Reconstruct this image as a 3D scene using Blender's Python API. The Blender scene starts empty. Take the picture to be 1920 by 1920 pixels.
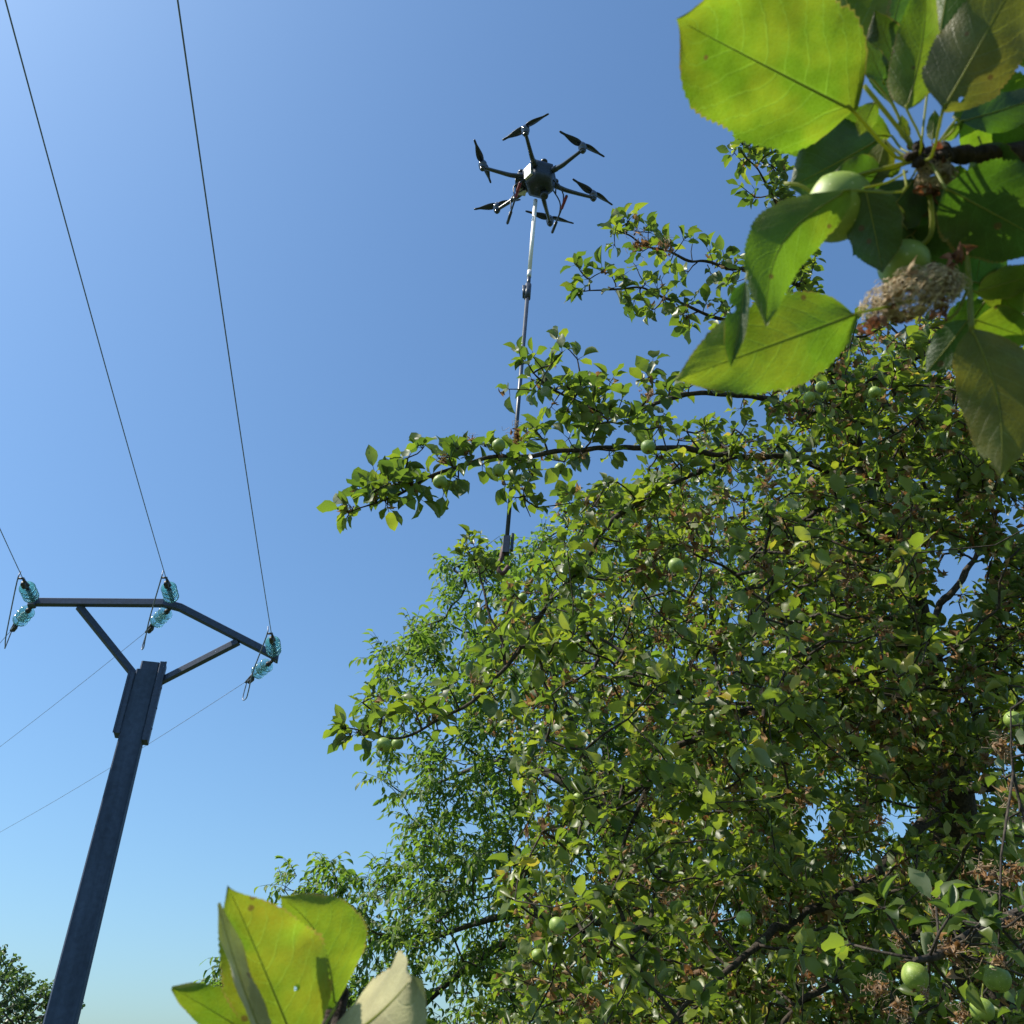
import bpy, math, random
import numpy as np
from mathutils import Vector, Matrix, noise
R = math.radians
sc = bpy.context.scene
col = sc.collection
rng = np.random.default_rng(7)
random.seed(7)

# ------------------------------------------------------------------ camera, sky, sun
F = 1650.0                       # focal length in pixels of the 1920 px photograph
PITCH = R(34)
CAM = np.array([0.0, 0.0, 1.6])
cd = bpy.data.cameras.new("camera"); cam = bpy.data.objects.new("camera", cd); col.objects.link(cam)
cam.location = CAM; cam.rotation_euler = (math.pi/2 + PITCH, 0, 0)
cd.sensor_width = 36; cd.lens = F/1920*36; cd.clip_start = 0.02; cd.clip_end = 3000
cd.dof.use_dof = True; cd.dof.focus_distance = 3.6; cd.dof.aperture_fstop = 22
sc.camera = cam
elev, azim = R(53), R(-98)
SUN = Vector((math.cos(elev)*math.sin(azim), math.cos(elev)*math.cos(azim), math.sin(elev)))
w = bpy.data.worlds.new("World"); sc.world = w; w.use_nodes = True
wn = w.node_tree; bg = wn.nodes["Background"]
sky = wn.nodes.new("ShaderNodeTexSky"); sky.sky_type = 'NISHITA'; sky.sun_disc = False
sky.sun_elevation = elev; sky.sun_rotation = azim
sky.air_density = 1.25; sky.dust_density = 1.6; sky.ozone_density = 2.0; sky.altitude = 0
hs = wn.nodes.new("ShaderNodeVectorMath"); hs.operation = 'MULTIPLY'; hs.inputs[1].default_value = (.60, .81, .965)   # the camera's white balance
wn.links.new(sky.outputs[0], hs.inputs[0]); wn.links.new(hs.outputs[0], bg.inputs[0]); bg.inputs[1].default_value = 0.125
sd = bpy.data.lights.new("sun", 'SUN'); sd.energy = 4.9; sd.angle = R(0.5); sd.color = (1, .94, .80)
so = bpy.data.objects.new("sun", sd); col.objects.link(so)
so.rotation_euler = SUN.to_track_quat('Z', 'Y').to_euler()
sc.view_settings.view_transform = 'Standard'; sc.view_settings.look = 'None'
sc.view_settings.gamma = 1; sc.view_settings.exposure = 0.54
sc.cycles.max_bounces = 8; sc.cycles.transparent_max_bounces = 12; sc.cycles.transmission_bounces = 8

FW = np.array([0, math.cos(PITCH), math.sin(PITCH)]); UP = np.array([0, -math.sin(PITCH), math.cos(PITCH)])
RT = np.array([1.0, 0, 0])
def ray(px, py):
    return FW + RT*((px-960)/F) - UP*((py-960)/F)
def P(px, py, d):                # real point seen at a photo pixel, d metres along the view axis
    return CAM + ray(px, py)*d
def PZ(px, py, z):               # ... at height z
    r = ray(px, py); return CAM + r*((z-CAM[2])/r[2])
def PY(px, py, y):
    r = ray(px, py); return CAM + r*((y-CAM[1])/r[1])
def V(a): return Vector((float(a[0]), float(a[1]), float(a[2])))

# ------------------------------------------------------------------ materials
def mat(name):
    m = bpy.data.materials.new(name); m.use_nodes = True
    nt = m.node_tree; b = nt.nodes["Principled BSDF"]; return m, nt, b
def simple(name, c, rough=.6, metal=0, var=.15, scale=30, bump=0.0, spec=.5):
    m, nt, b = mat(name)
    tc = nt.nodes.new("ShaderNodeTexCoord"); n = nt.nodes.new("ShaderNodeTexNoise")
    n.inputs["Scale"].default_value = scale; n.inputs["Detail"].default_value = 6
    nt.links.new(tc.outputs["Object"], n.inputs["Vector"])
    mx = nt.nodes.new("ShaderNodeMix"); mx.data_type = 'RGBA'
    mx.inputs["A"].default_value = tuple(x*(1-var) for x in c)+(1,)
    mx.inputs["B"].default_value = tuple(min(1, x*(1+var)) for x in c)+(1,)
    mr = nt.nodes.new("ShaderNodeMapRange"); mr.inputs[1].default_value = .35; mr.inputs[2].default_value = .65
    nt.links.new(n.outputs[0], mr.inputs[0]); nt.links.new(mr.outputs[0], mx.inputs["Factor"])
    nt.links.new(mx.outputs["Result"], b.inputs["Base Color"])
    b.inputs["Roughness"].default_value = rough; b.inputs["Metallic"].default_value = metal
    b.inputs["Specular IOR Level"].default_value = spec
    if bump:
        bp = nt.nodes.new("ShaderNodeBump"); bp.inputs["Strength"].default_value = bump; bp.inputs["Distance"].default_value = .01
        nt.links.new(n.outputs[0], bp.inputs["Height"]); nt.links.new(bp.outputs[0], b.inputs["Normal"])
    return m
def ramp(nt, stops):
    r = nt.nodes.new("ShaderNodeValToRGB")
    while len(r.color_ramp.elements) < len(stops): r.color_ramp.elements.new(.5)
    for e, (p, c) in zip(r.color_ramp.elements, stops): e.position = p; e.color = tuple(c)+(1,)
    return r
def math_node(nt, op, a, b=None, clamp=False):
    n = nt.nodes.new("ShaderNodeMath"); n.operation = op; n.use_clamp = clamp
    for i, v in enumerate((a, b)):
        if v is None: continue
        if isinstance(v, (int, float)): n.inputs[i].default_value = v
        else: nt.links.new(v, n.inputs[i])
    return n.outputs[0]
def leafmat(name, top, under, trans, tfac=.4, rough=.42, spec=.5):
    """small leaf: upper face, paler underside, light let through; colour differs from leaf to leaf by the stored 'rnd'"""
    m, nt, b = mat(name); L = nt.links.new
    at = nt.nodes.new("ShaderNodeAttribute"); at.attribute_name = "rnd"
    geo = nt.nodes.new("ShaderNodeNewGeometry")
    def three(stops): r = ramp(nt, stops); L(at.outputs["Fac"], r.inputs[0]); return r.outputs[0]
    t, u, g = three(top), three(under), three(trans)
    mx = nt.nodes.new("ShaderNodeMix"); mx.data_type = 'RGBA'
    L(geo.outputs["Backfacing"], mx.inputs["Factor"]); L(t, mx.inputs["A"]); L(u, mx.inputs["B"])
    L(mx.outputs["Result"], b.inputs["Base Color"]); b.inputs["Specular IOR Level"].default_value = spec
    rr = nt.nodes.new("ShaderNodeMapRange"); rr.inputs[3].default_value = rough; rr.inputs[4].default_value = .75
    L(geo.outputs["Backfacing"], rr.inputs[0]); L(rr.outputs[0], b.inputs["Roughness"])
    tb = nt.nodes.new("ShaderNodeBsdfTranslucent"); L(g, tb.inputs["Color"])
    ms = nt.nodes.new("ShaderNodeMixShader"); ms.inputs[0].default_value = tfac
    L(b.outputs[0], ms.inputs[1]); L(tb.outputs[0], ms.inputs[2])
    L(ms.outputs[0], nt.nodes["Material Output"].inputs["Surface"])
    return m
def big_leaf_mat(name, top, under, trans, tfac=.6, yellow=(.55,.5,.03), blotch=.35, fuzz=False):
    """large near leaf: veins, mottling and small brown specks laid out in the leaf's own coordinates"""
    m, nt, b = mat(name); L = nt.links.new; M = lambda op, a, c=None, cl=False: math_node(nt, op, a, c, cl)
    uv = nt.nodes.new("ShaderNodeUVMap"); uv.uv_map = "leaf"; sp = nt.nodes.new("ShaderNodeSeparateXYZ"); L(uv.outputs[0], sp.inputs[0])
    tc = nt.nodes.new("ShaderNodeTexCoord")
    nz = nt.nodes.new("ShaderNodeTexNoise"); nz.inputs["Scale"].default_value = 45; nz.inputs["Detail"].default_value = 8; L(tc.outputs["Object"], nz.inputs["Vector"])
    nl = nt.nodes.new("ShaderNodeTexNoise"); nl.inputs["Scale"].default_value = 30; nl.inputs["Detail"].default_value = 3; L(tc.outputs["Object"], nl.inputs["Vector"])
    a = M('ABSOLUTE', M('SUBTRACT', M('MULTIPLY', sp.outputs[1], 2), 1))
    wob = M('MULTIPLY', M('SUBTRACT', nl.outputs[0], .5), 1.5)
    side = M('GREATER_THAN', sp.outputs[1], .5)
    q = M('ADD', M('SUBTRACT', M('MULTIPLY', sp.outputs[0], 8.0), M('MULTIPLY', M('POWER', a, 1.25), 2.3)), M('ADD', wob, M('MULTIPLY', side, .4)))
    d = M('ABSOLUTE', M('SUBTRACT', M('FRACT', q), .5))
    vein = M('SUBTRACT', 1, M('DIVIDE', d, .06), True)
    mid = M('SUBTRACT', 1, M('DIVIDE', a, M('ADD', M('MULTIPLY', M('SUBTRACT', 1, sp.outputs[0]), .045), .014)), True)
    vo = nt.nodes.new("ShaderNodeTexVoronoi"); vo.feature = 'DISTANCE_TO_EDGE'; vo.inputs["Scale"].default_value = 480; L(tc.outputs["Object"], vo.inputs["Vector"])
    net = M('SUBTRACT', 1, M('DIVIDE', vo.outputs[0], .16), True)
    allv = M('ADD', M('ADD', M('MULTIPLY', vein, .55), M('MULTIPLY', mid, .7)), M('MULTIPLY', net, .24), True)
    oi = nt.nodes.new("ShaderNodeObjectInfo")
    def mixc(f, A, B):
        x = nt.nodes.new("ShaderNodeMix"); x.data_type = 'RGBA'
        for s, v in (("Factor", f), ("A", A), ("B", B)):
            if isinstance(v, (int, float)): x.inputs[s].default_value = v
            elif isinstance(v, tuple): x.inputs[s].default_value = v+(1,)
            else: L(v, x.inputs[s])
        return x.outputs["Result"]
    mott = nt.nodes.new("ShaderNodeMapRange"); mott.inputs[1].default_value = .42; mott.inputs[2].default_value = .72; L(nl.outputs[0], mott.inputs[0])
    mf = M('MULTIPLY', mott.outputs[0], blotch)
    fine = nt.nodes.new("ShaderNodeMapRange"); fine.inputs[1].default_value = .3; fine.inputs[2].default_value = .7; fine.inputs[3].default_value = .66; fine.inputs[4].default_value = 1.2; L(nz.outputs[0], fine.inputs[0])
    spn = nt.nodes.new("ShaderNodeTexVoronoi"); spn.inputs["Scale"].default_value = 55; L(tc.outputs["Object"], spn.inputs["Vector"])
    speck = M('LESS_THAN', M('ADD', spn.outputs["Distance"], M('MULTIPLY', nz.outputs[0], .16)), .17)
    rim = M('MULTIPLY', M('GREATER_THAN', M('ADD', a, M('MULTIPLY', nl.outputs[0], .5)), 1.24), .55)
    def tint(c):
        c2 = mixc(mf, c, yellow); c3 = mixc(M('MULTIPLY', allv, .62), c2, tuple(min(1, x*1.7+.03) for x in c))
        h = nt.nodes.new("ShaderNodeHueSaturation"); L(fine.outputs[0], h.inputs["Value"]); L(c3, h.inputs["Color"])
        return mixc(rim, mixc(M('MULTIPLY', speck, .75), h.outputs[0], (.12, .06, .02)), (.30,.20,.05))
    geo = nt.nodes.new("ShaderNodeNewGeometry")
    L(mixc(geo.outputs["Backfacing"], tint(top), tint(under)), b.inputs["Base Color"])
    b.inputs["Roughness"].default_value = .7 if fuzz else .48
    b.inputs["Specular IOR Level"].default_value = .25 if fuzz else .4
    if fuzz: b.inputs["Sheen Weight"].default_value = .3
    bp = nt.nodes.new("ShaderNodeBump"); bp.inputs["Strength"].default_value = .4; bp.inputs["Distance"].default_value = .0009
    L(M('ADD', allv, M('MULTIPLY', nz.outputs[0], .3)), bp.inputs["Height"]); L(bp.outputs[0], b.inputs["Normal"])
    tb = nt.nodes.new("ShaderNodeBsdfTranslucent"); L(tint(trans), tb.inputs["Color"]); L(bp.outputs[0], tb.inputs["Normal"])
    ms = nt.nodes.new("ShaderNodeMixShader"); ms.inputs[0].default_value = tfac
    L(b.outputs[0], ms.inputs[1]); L(tb.outputs[0], ms.inputs[2])
    hv_ = nt.nodes.new("ShaderNodeTexVoronoi"); hv_.inputs["Scale"].default_value = 34; L(tc.outputs["Object"], hv_.inputs["Vector"])
    hole = M('LESS_THAN', M('ADD', hv_.outputs["Distance"], M('MULTIPLY', nz.outputs[0], .12)), .125)
    tr = nt.nodes.new("ShaderNodeBsdfTransparent"); m2 = nt.nodes.new("ShaderNodeMixShader"); L(hole, m2.inputs[0])
    L(ms.outputs[0], m2.inputs[1]); L(tr.outputs[0], m2.inputs[2]); L(m2.outputs[0], nt.nodes["Material Output"].inputs["Surface"])
    return m

M_ = dict(
 apple_leaf=leafmat("apple_leaf", [(0,(.040,.066,.014)),(.5,(.092,.128,.018)),(.9,(.17,.19,.022)),(1,(.30,.24,.03))],
    [(0,(.20,.24,.15)),(.6,(.30,.33,.20)),(1,(.42,.42,.24))], [(0,(.11,.20,.02)),(.5,(.24,.35,.02)),(.9,(.42,.48,.03)),(1,(.6,.48,.04))], .45, .40),
 walnut_leaf=leafmat("walnut_leaf", [(0,(.05,.09,.02)),(.6,(.09,.145,.026)),(1,(.16,.20,.035))],
    [(0,(.05,.10,.035)),(.6,(.08,.14,.05)),(1,(.13,.18,.07))], [(0,(.14,.28,.03)),(.6,(.26,.42,.035)),(1,(.42,.50,.05))], .45, .55),
 far_leaf=leafmat("far_leaf", [(0,(.03,.06,.02)),(1,(.08,.13,.03))], [(0,(.05,.09,.04)),(1,(.09,.14,.06))], [(0,(.1,.2,.03)),(1,(.22,.34,.05))], .3, .4),
 dry_leaf=leafmat("dry_leaf", [(0,(.13,.065,.03)),(.6,(.30,.17,.08)),(1,(.46,.32,.18))], [(0,(.14,.08,.05)),(1,(.40,.28,.18))], [(0,(.3,.13,.04)),(1,(.5,.3,.12))], .3, .7, .2),
 bark=simple("apple_bark", (.052,.042,.034), .85, var=.45, scale=60, bump=.8, spec=.2),
 walnut_bark=simple("walnut_bark", (.06,.055,.045), .85, var=.4, scale=40, bump=.6, spec=.2),
 twig=simple("near_twig_bark", (.045,.03,.022), .8, var=.5, scale=220, bump=.7, spec=.25),
 petiole=leafmat("leaf_stalk", [(0,(.26,.27,.06)),(1,(.3,.26,.08))], [(0,(.26,.27,.06)),(1,(.3,.26,.08))], [(0,(.5,.55,.06)),(1,(.5,.5,.1))], .5, .5),
 concrete=simple("pole_concrete", (.060,.082,.135), .85, var=.12, scale=14, bump=.25, spec=.2),  # navy tone: bluish haze over the pole is put into its colour
 steel=simple("galvanised_steel", (.050,.069,.12), .6, metal=.2, var=.15, scale=25),  # same bluish haze put into the steel's colour
 fitting=simple("fitting_steel", (.06,.06,.065), .5, metal=.5),
 wire=simple("aluminium_wire", (.17,.20,.27), .55, metal=.5),
 black=simple("black_carbon", (.018,.026,.048), .38, var=.3, scale=40),  # haze blue mixed into the drone's black, likewise in the next two carbons
 gloss=simple("glossy_black_carbon", (.018,.026,.048), .18, var=.3, scale=40, spec=.8),
 prop=simple("propeller_carbon", (.016,.024,.05), .4),
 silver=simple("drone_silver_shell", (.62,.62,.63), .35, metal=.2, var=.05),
 white_rod=simple("white_fibreglass", (.80,.76,.72), .4, var=.05, scale=12),
 dark_rod=simple("dark_fibreglass", (.035,.045,.07), .35, var=.2, scale=12),
 red=simple("red_foam", (.22,.03,.05), .7, var=.2),
 hook=simple("rusty_hook", (.09,.04,.035), .7, var=.4, scale=60),
)
def apple_mat():
    m, nt, b = mat("green_apple_skin"); L = nt.links.new
    tc = nt.nodes.new("ShaderNodeTexCoord"); n = nt.nodes.new("ShaderNodeTexNoise"); n.inputs["Scale"].default_value = 60; n.inputs["Detail"].default_value = 5
    L(tc.outputs["Object"], n.inputs["Vector"]); r = ramp(nt, [(.3,(.14,.21,.035)),(.55,(.23,.31,.055)),(.8,(.34,.38,.09))]); L(n.outputs[0], r.inputs[0])
    vo = nt.nodes.new("ShaderNodeTexVoronoi"); vo.inputs["Scale"].default_value = 260; L(tc.outputs["Object"], vo.inputs["Vector"])
    lt = math_node(nt, 'LESS_THAN', vo.outputs["Distance"], .16)
    mx = nt.nodes.new("ShaderNodeMix"); mx.data_type = 'RGBA'; mx.inputs["B"].default_value = (.6,.6,.4,1); L(r.outputs[0], mx.inputs["A"])
    L(math_node(nt, 'MULTIPLY', lt, .6), mx.inputs["Factor"]); L(mx.outputs["Result"], b.inputs["Base Color"])
    b.inputs["Roughness"].default_value = .5; b.inputs["Subsurface Weight"].default_value = .15
    b.inputs["Subsurface Radius"].default_value = (.01,.012,.004); b.inputs["Subsurface Scale"].default_value = .5
    return m
M_['apple'] = apple_mat()
def glass_mat():
    m, nt, b = mat("teal_glass"); b.inputs["Base Color"].default_value = (.62,.90,.93,1)
    b.inputs["Transmission Weight"].default_value = .92; b.inputs["Roughness"].default_value = .12; b.inputs["IOR"].default_value = 1.45
    n = nt.nodes.new("ShaderNodeTexNoise"); n.inputs["Scale"].default_value = 20
    tb = nt.nodes.new("ShaderNodeBsdfTranslucent"); tb.inputs["Color"].default_value = (.22,.58,.66,1)
    ms = nt.nodes.new("ShaderNodeMixShader"); ms.inputs[0].default_value = .2
    nt.links.new(b.outputs[0], ms.inputs[1]); nt.links.new(tb.outputs[0], ms.inputs[2]); nt.links.new(ms.outputs[0], nt.nodes["Material Output"].inputs["Surface"])
    bp = nt.nodes.new("ShaderNodeBump"); bp.inputs["Strength"].default_value = .1; nt.links.new(n.outputs[0], bp.inputs["Height"]); nt.links.new(bp.outputs[0], b.inputs["Normal"])
    return m
M_['glass'] = glass_mat()
def streaky(m):                     # rain streaks and lichen patches on the old shaft
    nt = m.node_tree; b = nt.nodes["Principled BSDF"]; src = b.inputs["Base Color"].links[0].from_socket
    tc = nt.nodes.new("ShaderNodeTexCoord"); mp = nt.nodes.new("ShaderNodeMapping"); mp.inputs["Scale"].default_value = (5,5,.35)
    n = nt.nodes.new("ShaderNodeTexNoise"); n.inputs["Scale"].default_value = 1.5; n.inputs["Detail"].default_value = 7
    nt.links.new(tc.outputs["Object"], mp.inputs[0]); nt.links.new(mp.outputs[0], n.inputs["Vector"])
    mr = nt.nodes.new("ShaderNodeMapRange"); mr.inputs[1].default_value = .35; mr.inputs[2].default_value = .7; mr.inputs[3].default_value = .8; mr.inputs[4].default_value = 1.2
    nt.links.new(n.outputs[0], mr.inputs[0]); h = nt.nodes.new("ShaderNodeHueSaturation"); nt.links.new(mr.outputs[0], h.inputs["Value"])
    nt.links.new(src, h.inputs["Color"]); nt.links.new(h.outputs[0], b.inputs["Base Color"])
streaky(M_['concrete'])
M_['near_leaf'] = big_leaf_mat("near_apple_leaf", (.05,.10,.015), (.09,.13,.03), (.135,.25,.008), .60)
M_['near_leaf_dark'] = big_leaf_mat("near_apple_leaf_dark", (.02,.055,.014), (.045,.075,.025), (.10,.24,.01), .40, yellow=(.16,.14,.02), blotch=.3)  # darker copy of the leaf above, with shade put into its colours
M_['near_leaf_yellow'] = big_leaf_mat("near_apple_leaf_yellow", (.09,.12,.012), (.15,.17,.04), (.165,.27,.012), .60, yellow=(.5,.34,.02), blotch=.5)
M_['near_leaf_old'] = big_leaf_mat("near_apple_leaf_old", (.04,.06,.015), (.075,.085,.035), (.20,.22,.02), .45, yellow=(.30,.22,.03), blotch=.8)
M_['near_leaf_fuzzy'] = big_leaf_mat("near_apple_leaf_fuzzy", (.07,.12,.02), (.36,.33,.17), (.24,.30,.05), .22, yellow=(.40,.33,.2), blotch=.3, fuzz=True)

# ------------------------------------------------------------------ mesh helpers
def tag(o, label=None, cat=None, group=None, kind=None):
    if label: o["label"] = label
    if cat: o["category"] = cat
    if group: o["group"] = group
    if kind: o["kind"] = kind
    return o
def empty(name, loc, label=None, cat=None, group=None):
    o = bpy.data.objects.new(name, None); o.empty_display_size = .1; col.objects.link(o); o.location = V(loc)
    return tag(o, label, cat, group)
class MB:
    def __init__(s): s.v, s.f = [], []
    def add(s, vs, fs):
        b = len(s.v); s.v += [tuple(map(float, x)) for x in vs]; s.f += [tuple(b+i for i in f) for f in fs]; return s
    def tube(s, pts, rad, n=8, cap=True):
        pts = [np.asarray(p, float) for p in pts]; m = len(pts)
        if not hasattr(rad, '__len__'): rad = [rad]*m
        vs, fs = [], []; prev = None
        for i in range(m):
            t = pts[min(i+1, m-1)] - pts[max(i-1, 0)]; t = t/(np.linalg.norm(t)+1e-12)
            if prev is None:
                a = np.array([0, 0, 1.]) if abs(t[2]) < .9 else np.array([1., 0, 0]); u = np.cross(t, a)
            else: u = prev - t*np.dot(prev, t)
            u /= np.linalg.norm(u)+1e-12; prev = u; w_ = np.cross(t, u)
            for k in range(n):
                a = 2*math.pi*k/n; vs.append(pts[i] + (u*math.cos(a)+w_*math.sin(a))*rad[i])
        for i in range(m-1):
            for k in range(n):
                fs.append((i*n+k, i*n+(k+1)%n, (i+1)*n+(k+1)%n, (i+1)*n+k))
        if cap: fs.append(tuple(range(n-1, -1, -1))); fs.append(tuple((m-1)*n+k for k in range(n)))
        return s.add(vs, fs)
    def box(s, c, X, Y, Z, bev=0.0):      # centre and half-axis vectors, chamfered when bev
        c, X, Y, Z = (np.asarray(q, float) for q in (c, X, Y, Z))
        if not bev:
            vs = [c+a*X+b*Y+d*Z for d in (-1,1) for b in (-1,1) for a in (-1,1)]
            return s.add(vs, [(0,2,3,1),(4,5,7,6),(0,1,5,4),(2,6,7,3),(0,4,6,2),(1,3,7,5)])
        lx, ly = np.linalg.norm(X), np.linalg.norm(Y); bx, by = bev/lx, bev/ly
        ring = [(1-bx,1),(1,1-by),(1,-1+by),(1-bx,-1),(-1+bx,-1),(-1,-1+by),(-1,1-by),(-1+bx,1)]
        vs = [c+a*X+b*Y+d*Z for d in (-1,1) for a, b in ring]
        fs = [(k,k+8,(k+1)%8+8,(k+1)%8) for k in range(8)]+[tuple(range(8)), tuple(range(15,7,-1))]
        return s.add(vs, fs)
    def lathe(s, c, axis, prof, n=20):      # prof: (radius, distance along axis)
        axis = np.asarray(axis, float); axis /= np.linalg.norm(axis)
        a = np.array([0,0,1.]) if abs(axis[2]) < .9 else np.array([1.,0,0]); u = np.cross(axis, a); u /= np.linalg.norm(u); w_ = np.cross(axis, u)
        vs = []; m = len(prof)
        for r, h in prof:
            for k in range(n):
                an = 2*math.pi*k/n; vs.append(np.asarray(c)+axis*h+(u*math.cos(an)+w_*math.sin(an))*max(r, 1e-4))
        fs = [(i*n+k, i*n+(k+1)%n, (i+1)*n+(k+1)%n, (i+1)*n+k) for i in range(m-1) for k in range(n)]
        return s.add(vs, fs)
    def build(s, name, m, parent=None, smooth=True):
        me = bpy.data.meshes.new(name); off = np.zeros(3)
        me.from_pydata(s.v, [], s.f); me.materials.append(m); me.validate()
        if smooth: me.polygons.foreach_set("use_smooth", [True]*len(me.polygons))
        o = bpy.data.objects.new(name, me); col.objects.link(o)
        if parent is not None:
            o.parent = parent; o.matrix_parent_inverse = Matrix.Identity(4)
            T = Matrix.Translation(-parent_world(parent)); me.transform(T)
        me.update(); return o
def parent_world(p):
    v = Vector(p.location)
    while p.parent is not None: p = p.parent; v += Vector(p.location)
    return v
def spline(pts, n):               # Catmull-Rom through the points
    p = [np.asarray(q, float) for q in pts]; p = [2*p[0]-p[1]]+p+[2*p[-1]-p[-2]]; out = []
    segs = len(p)-3
    for i in range(n+1):
        x = i/n*segs; k = min(int(x), segs-1); t = x-k; a, b, c, d = p[k:k+4]
        out.append(.5*((2*b)+(c-a)*t+(2*a-5*b+4*c-d)*t*t+(3*b-a-3*c+d)*t**3))
    return out

# ------------------------------------------------------------------ ground
def ground():
    n = 90; vs, fs = [], []
    ax = np.sign(np.linspace(-1,1,n))*np.abs(np.linspace(-1,1,n))**2.6*1500
    for y in ax:
        for x in ax: vs.append((x, y, .05*noise.noise(Vector((x*.4, y*.4, 0)))))
    for j in range(n-1):
        for i in range(n-1): fs.append((j*n+i, j*n+i+1, (j+1)*n+i+1, (j+1)*n+i))
    m = simple("meadow_ground", (.065,.085,.03), .95, var=.5, scale=3, bump=.6, spec=.1)
    o = MB().add(vs, fs).build("ground", m); tag(o, kind="structure")
ground()

# ------------------------------------------------------------------ utility pole
DP = 14.0
top = P(277, 1262, DP)
poleC = np.array([top[0], top[1], 0.0]); zt = top[2]
pole = empty("utility_pole", poleC, "tall dark utility pole with a roof-shaped steel crossarm on two slanting struts", "utility pole")
view = np.array([poleC[0], poleC[1], 0]); view /= np.linalg.norm(view)
th = R(-8)                                                   # the flat face is turned to the viewer
fx = np.array([view[1], -view[0], 0]); fx = np.array([fx[0]*math.cos(th)-fx[1]*math.sin(th), fx[0]*math.sin(th)+fx[1]*math.cos(th), 0]); fy = np.array([-fx[1], fx[0], 0])
mb = MB(); nz_ = 10; vs = []
for i in range(nz_+1):
    z = zt*i/nz_; hw = .205-(.045)*i/nz_; hd = hw*.9; b = .02
    for a, c in ((hw-b,hd),(hw,hd-b),(hw,-hd+b),(hw-b,-hd),(-hw+b,-hd),(-hw,-hd+b),(-hw,hd-b),(-hw+b,hd)):
        vs.append(poleC+fx*a+fy*c+np.array([0,0,z]))
fs = [(i*8+k,(i+1)*8+k,(i+1)*8+(k+1)%8,i*8+(k+1)%8) for i in range(nz_) for k in range(8)]+[tuple(range(8)), tuple(nz_*8+k for k in range(7,-1,-1))]
mb.add(vs, fs).build("shaft", M_['concrete'], pole, smooth=False)
up = np.array([0,0,1.])
# steel bracket: two channels clamped to the shaft head
for s, z0, z1 in ((1, zt-1.12, zt+.16), (-1, zt-1.05, zt-.06)):
    c = poleC+fx*s*(.205)+fy*(-.02)+up*(z0+z1)/2
    m = MB().box(c, fx*.045, fy*.13, up*(z1-z0)/2, .012)
    m.box(c+fx*s*.045-fy*.13, fx*.014, fy*.01, up*(z1-z0)/2)
    m.build("mounting_bracket", M_['steel'], pole, smooth=False)
MB().box(poleC+up*(zt+.075)+fx*.02, fx*.14, fy*.12, up*.075, .02).build("head_cap", M_['steel'], pole, smooth=False)
for k in range(3):
    MB().tube([poleC+fx*-.27+fy*-.05+up*(zt-.25-.33*k), poleC+fx*.27+fy*-.05+up*(zt-.25-.33*k)], .014, 6).build("bolt", M_['steel'], pole)
# crossarm: a flat roof shape in a vertical plane through the shaft
eL, eA, eR = P(58,1129,DP-.15), P(322,1131,DP), P(519,1232,DP+.25)
def beam(a, b, w_, h_, name, parent):
    d = b-a; L_ = np.linalg.norm(d); d = d/L_; s = np.cross(d, up); s /= np.linalg.norm(s); q = np.cross(s, d)
    return MB().box((a+b)/2, s*w_, q*h_, d*(L_/2), .008).build(name, M_['steel'], parent, smooth=False)
def miter(pts, w_, h_, name):
    vs = []
    side = np.cross(pts[-1]-pts[0], up); side /= np.linalg.norm(side)
    for i, p in enumerate(pts):
        d = pts[min(i+1,len(pts)-1)]-pts[max(i-1,0)]; d = d/np.linalg.norm(d); q = np.cross(side, d)
        for a, b in ((1,.85),(.85,1),(-.85,1),(-1,.85),(-1,-.85),(-.85,-1),(.85,-1),(1,-.85)): vs.append(p+side*a*w_+q*b*h_)
    fs = [(i*8+k,i*8+(k+1)%8,(i+1)*8+(k+1)%8,(i+1)*8+k) for i in range(len(pts)-1) for k in range(8)]+[tuple(range(7,-1,-1)), tuple((len(pts)-1)*8+k for k in range(8))]
    return MB().add(vs, fs).build(name, M_['steel'], pole, smooth=False)
cross = miter([eL, eA+(eL-eA)*.06, eA+(eR-eA)*.08, eR], .056, .056, "crossarm")
for e, o_ in ((eL, eA), (eR, eA)):
    d = (o_-e)/np.linalg.norm(o_-e)
    MB().box(e+d*.03, d*.06, fy*.075, up*.075, .02).build("end_plate", M_['steel'], pole, smooth=False)
sL = P(148,1137,DP-.1); sR = P(447,1203,DP+.15)
beam(sL, poleC+fx*-.2+fy*-.02+up*(zt-.05), .05, .05, "strut", pole)
beam(sR, poleC+fx*.2+fy*-.02+up*(zt-.14), .05, .05, "strut", pole)

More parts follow.
